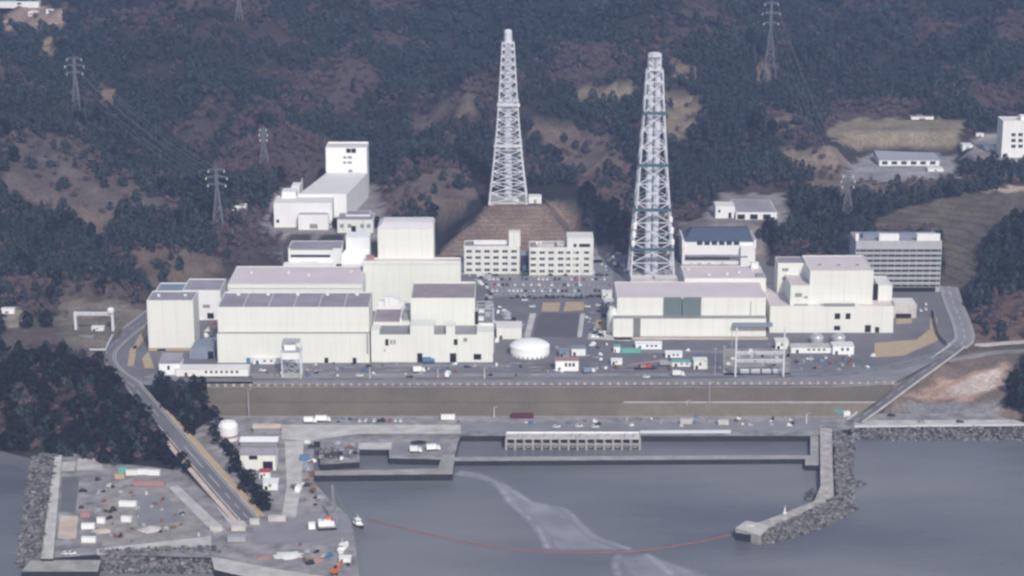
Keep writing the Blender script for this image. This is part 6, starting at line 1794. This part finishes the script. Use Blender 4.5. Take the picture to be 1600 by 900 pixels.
def boat(px_, py_, L_, W_, ang, label, cabpos=-.15, z=SEA, hullm='hull'):
    p = gz(px_, py_, z); a = R(ang); t = thing('work_boat', p, label, 'boat'); ca, sa = math.cos(a), math.sin(a)
    T = lambda x, y, zz: (p.x + x * ca - y * sa, p.y + x * sa + y * ca, z + zz)
    st = [(-.5, .80, .0), (-.3, 1, 0), (.1, 1, 0), (.32, .72, .1), (.5, .06, .35)]; v = []
    for u, w_, sh in st: v += [T(u * L_, -w_ * W_ / 2, 1.5 + sh * 2), T(u * L_, w_ * W_ / 2, 1.5 + sh * 2), T(u * L_ * .94, w_ * W_ * .32, -.4), T(u * L_ * .94, -w_ * W_ * .32, -.4)]
    f_ = []
    for i in range(4):
        b0, b1 = i * 4, i * 4 + 4; f_ += [(b0 + 1, b1 + 1, b1 + 2, b0 + 2), (b0 + 2, b1 + 2, b1 + 3, b0 + 3), (b0 + 3, b1 + 3, b1, b0)]
    f_ += [(0, 1, 2, 3), (19, 18, 17, 16)]
    MB().solid(v, f_).build('hull', hullm, t)
    MB().solid([tuple(Vector(v[i * 4 + j]) - Vector((0, 0, .25))) for i in range(5) for j in (0, 1)], [(2 * i, 2 * i + 2, 2 * i + 3, 2 * i + 1) for i in range(4)]).build('deck', 'white', t)
    q = Vector(T(cabpos * L_, 0, 1.3)); cb = MB().obox(q, a, L_ * .28, W_ * .6, 2.1).obox(q, a, L_ * .32, W_ * .68, .2, 0, 2.11).build('cabin', 'white_clean', t)
    MB().obox(q, a, L_ * .285, W_ * .5, .6, 0, 1.1).build('window', 'glass', cb)
    MB().bar(q + Vector((0, 0, 2.3)), q + Vector((0, 0, 5)), .15).build('mast', 'white', t)


boat(561, 822, 10.5, 4.2, -62, 'white work boat with dark hull moored off the quay at the end of the boom', hullm='blackpaint')
boat(537, 858, 11, 4.0, 75, 'pale boat hauled onto the quay edge above the orange excavator', z=QZ + .5, hullm='white')
p = gz(523, 897, QZ); t = thing('excavator', p, 'orange excavator at the bottom edge of the photo on the quay', 'excavator')
for s in (-1, 1): MB().obox(p + Vector((s * 1.2, 0, 0)), R(90), 4, .7, .9, 0, .05).build('crawler_track', 'blackpaint', t)
MB().obox(p, R(60), 3.4, 2.6, 1.6, 0, 1.0).build('body', 'orange', t); MB().obox(p + Vector((.4, .9, 0)), R(60), 1.5, 1.1, 1.4, 0, 2.61).build('cab', 'glass', t)
MB().bar(p + Vector((.8, 1, 2.2)), p + Vector((2.6, 4.4, 4.8)), .7).bar(p + Vector((2.6, 4.4, 4.8)), p + Vector((3.4, 6.4, 1.5)), .5).build('boom', 'orange', t)
cabin(530, 548, 879, 872, 3, 'white', 'white', 'small white box cabin between the hauled-out boat and the orange excavator', z=QZ, win=0)
# small loose equipment and stacked goods that litter the yards
def clutter(n, zone, z, where, group, mats, smin=1.2, smax=3.6):
    P = np.array(zone, float); k = 0
    pr = {}
    while k < n:
        x, y = random.uniform(P[:, 0].min(), P[:, 0].max()), random.uniform(P[:, 1].min(), P[:, 1].max())
        if not inpoly(np.array([x]), np.array([y]), P)[0]: continue
        mt = random.choice(mats); cn, mt = mt
        if cn not in pr:
            mb = MB().obox((0, 0, 0), .1, 1, .7, .5).obox((.1, .05, 0), .1, .55, .5, .3, 0, .51); mb.obox((-.62, .1, 0), .3, .22, .6, .35)
            o = mb.build('stacked_goods', mt); pr[cn] = o
        else: o = pr[cn].copy(); COL.objects.link(o)
        o.location = gz(x, y, z); s = random.uniform(smin, smax); o.scale = (s, s * random.uniform(.6, 1.2), s * random.uniform(.5, .9)); o.rotation_euler.z = random.uniform(0, 3.1)
        tag(o, 'small %s stack of goods %s' % (cn, where), 'stacked goods', '%s %s' % (cn, group)); k += 1


WB = (('white', 'white'), ('grey', 'steel'), ('dark', 'blackpaint'), ('rusty', 'rust'), ('blue', 'blue'))
M['rust'] = pm('rusty_metal', (0.22, 0.10, 0.065), 0.8, 0.3, .5)
clutter(46, [(150, 752), (260, 770), (300, 820), (330, 836), (170, 850), (150, 800)], QZ + .15, 'on the left storage yard', 'goods on the left yard', (('grey', 'steel'), ('dark', 'blackpaint'), ('rusty', 'rust'), ('pale', 'concrete_pale')), .8, 2.6)
clutter(9, [(400, 850), (540, 850), (545, 890), (440, 880)], QZ + .12, 'on the front quay near the harbour crane', 'goods on the front quay', WB)
clutter(16, [(478, 692), (490, 692), (488, 750), (505, 780), (470, 800), (474, 740)], QZ + .1, 'along the quay beside the pale quay road', 'goods beside the quay road', WB)
clutter(12, [(500, 692), (556, 692), (556, 716), (500, 720)], QZ + .1, 'on the left dock corner', 'goods on the dock corner', WB)
clutter(40, [(725, 432), (765, 425), (772, 465), (815, 505), (775, 540), (772, 510), (752, 480)], .13, 'between the stepped annex and the car park', 'goods right of the annex', (('white', 'white'), ('grey', 'steel'), ('dark', 'blackpaint')), 1.5, 4.5)
clutter(22, [(915, 488), (958, 485), (955, 520), (990, 530), (925, 545)], .13, 'left of the shutter hall', 'goods left of the shutter hall', (('white', 'white'), ('grey', 'steel'), ('dark', 'blackpaint')))
clutter(18, [(1135, 550), (1235, 550), (1235, 572), (1135, 572)], .13, 'under the pale gantry', 'switchgear under the gantry', (('white', 'white'), ('grey', 'steel'), ('dark', 'blackpaint')))
clutter(26, [(310, 470), (338, 460), (340, 530), (318, 535)], .13, 'between the left cream block and the turbine hall', 'goods by the left block', (('white', 'white'), ('grey', 'steel'), ('rusty', 'rust')))
clutter(60, [(400, 568), (780, 568), (1120, 575), (780, 588), (400, 590)], .16, 'on the front yard below the halls', 'goods on the front yard', WB, 1, 2.6)
clutter(40, [(520, 653), (1260, 652), (1270, 668), (520, 662)], QZ + .1, 'at the foot of the sea-wall bank', 'goods at the foot of the bank', WB, 1, 2.6)
clutter(12, [(940, 402), (985, 400), (985, 425), (950, 428)], .13, 'left of the foot of the taller stack', 'goods left of the taller stack', WB)
clutter(24, [(1240, 556), (1365, 556), (1362, 575), (1240, 582)], .16, 'on the yard right of the pale gantry', 'goods right of the gantry', WB, .8, 2.4)
clutter(24, [(840, 532), (1120, 548), (1120, 562), (910, 562), (845, 575)], .16, 'among the site cabins of the front yard', 'goods among the site cabins', WB, .8, 2.4)
# lamp posts
for k, (x, y, yt, z, lb) in enumerate(((1073, 645, 626, QZ, 'short white post on the quay at the foot of the bank, right of centre'), (1108, 645, 597, QZ, 'tall thin grey mast rising past the bank, right of centre'), (389, 652, 608, QZ, 'tall grey mast left of the quay sheds at the end of the bank'), (578, 592, 574, 0, 'white lamp post on the yard below the turbine hall corner'),
                                       (684, 590, 576, 0, 'white lamp post on the yard below the stepped annex'), (757, 592, 575, 0, 'white lamp post on the yard left of the big tank'), (905, 447, 425, 0, 'white lamp post in the car park'), (772, 652, 636, QZ, 'white post at the foot of the bank, centre left'), (1260, 662, 646, QZ, 'white post on the quay near the right pier corner'),
                                       (470, 592, 579, 0, 'white lamp post right of the hoist tower'), (841, 456, 433, 0, 'red and white mast in the car park'))):
    p = gz(x, y, z); h = gy(x, yt, p.y).z - z; t = thing('lamp_post', p, lb, 'lamp post')
    MB().bar(p, p + Vector((0, 0, h)), .4 if 'thin' in lb else .55, w2=.3, n=8).build('pole', 'white' if 'white' in lb else 'steel', t)
    mb = MB().bar(p + Vector((0, 0, h)), p + Vector((1.4, 0, h + .2)), .22, n=6); mb.box(p.x + 1, p.x + 2, p.y - .25, p.y + .25, z + h, z + h + .3); mb.build('lamp_head', 'silver', t)
    if 'red and' in lb:
        for s in (.2, .6): MB().bar(p + Vector((0, 0, h * s)), p + Vector((0, 0, h * (s + .2))), .7, n=8).build('red_band', 'red', t)
# shrubs in the car park and on the yards
sh_me = None
r = np.random.default_rng(3)
sm = quads_mesh('shrub_crown', crown_quads('decid', 90, .16, r), ['shrub']); st_ = trunk_mb('decid', r).build('stem', 'trunk'); stm = st_.data; bpy.data.objects.remove(st_)
for grp, lab, pts in (('shrubs in the car park', 'dark round shrub in the strip between the car park rows', [(x, 466 + random.uniform(-1.5, 1.5), 0) for x in range(800, 940, 9)]),
                      ('shrubs along the office fronts', 'small shrub at the foot of the office blocks', [(x, 431.5, 0) for x in (772, 776, 815, 822, 860, 884, 935, 941, 948)]),
                      ('bushes on the left yard', 'dark bush among the containers of the left yard', [(165, 800, QZ), (172, 802, QZ), (177, 799, QZ), (153, 751, QZ), (127, 795, QZ)]),
                      ('bushes beside the pale quay road', 'dark bush beside the pale quay road and sheds', [(460, 763, QZ), (432, 758, QZ), (486, 700, QZ), (480, 760, QZ), (488, 770, QZ), (493, 790, QZ), (410, 790, QZ), (418, 775, QZ)])):
    for x, y, z in pts:
        p = gz(x, y, z); e = thing('shrub', p, lab, 'shrub', grp)
        s = random.uniform(3.0, 5.2); e.rotation_euler.z = random.uniform(0, 6)
        for nm, me in (('stem', stm), ('crown', sm)):
            o = bpy.data.objects.new(nm, me); COL.objects.link(o); o.parent = e; o.scale = (s, s, s * .85); o.location.z = -.25 * s

build_terrain()
build_forest()
q = np.random.default_rng(2)

# ------------------------------------------------------------------ air, light, camera
hm = bpy.data.materials.new('haze_air'); N, L = nodes_of(hm)
for n in list(N):
    if n.type == 'BSDF_PRINCIPLED': N.remove(n)
vol = N.new('ShaderNodeVolumePrincipled'); vol.inputs['Density'].default_value = HAZE
vol.inputs['Color'].default_value = HAZE_COL; vol.inputs['Anisotropy'].default_value = 0.2
L.new(vol.outputs['Volume'], N['Material Output'].inputs['Volume'])
hz = MB().box(-2100, 2100, -1700, 2100, -28, 420); M['haze'] = hm
tag(hz.build('haze', 'haze'), kind='stuff')

w = bpy.data.worlds.new('World'); S.world = w; N, L = nodes_of(w)
sky = N.new('ShaderNodeTexSky'); sky.sky_type = 'NISHITA'; sky.sun_disc = False
sky.sun_elevation = R(SUN_EL); sky.sun_rotation = R(SUN_AZ); sky.air_density = 1.0; sky.dust_density = 2.5
L.new(sky.outputs['Color'], N['Background'].inputs['Color']); N['Background'].inputs['Strength'].default_value = SKY
sl = bpy.data.lights.new('sun', 'SUN'); sl.energy = SUN; sl.angle = R(SUN_ANG); sl.color = (1, .96, .90)
so = bpy.data.objects.new('sun', sl); COL.objects.link(so)
d = Vector((math.sin(R(SUN_AZ)) * math.cos(R(SUN_EL)), math.cos(R(SUN_AZ)) * math.cos(R(SUN_EL)), math.sin(R(SUN_EL))))
so.rotation_euler = d.to_track_quat('Z', 'Y').to_euler()

cam = bpy.data.cameras.new('camera'); co = bpy.data.objects.new('camera', cam); COL.objects.link(co)
co.location = (CAMX, CAMY, CAMZ); co.rotation_euler = (R(90) - DEP, 0, 0)
cam.sensor_width = 36; cam.lens = FPX / 1600 * 36; cam.clip_end = 8000; cam.clip_start = 1
S.camera = co
S.view_settings.view_transform = 'Standard'; S.view_settings.look = 'None'; S.view_settings.exposure = EXPO; S.view_settings.gamma = 1
S.view_settings.use_curve_mapping = False
S.render.engine = 'CYCLES'
S.cycles.use_denoising = True
S.cycles.max_bounces = 6; S.cycles.volume_bounces = 1
S.cycles.filter_width = 2.6
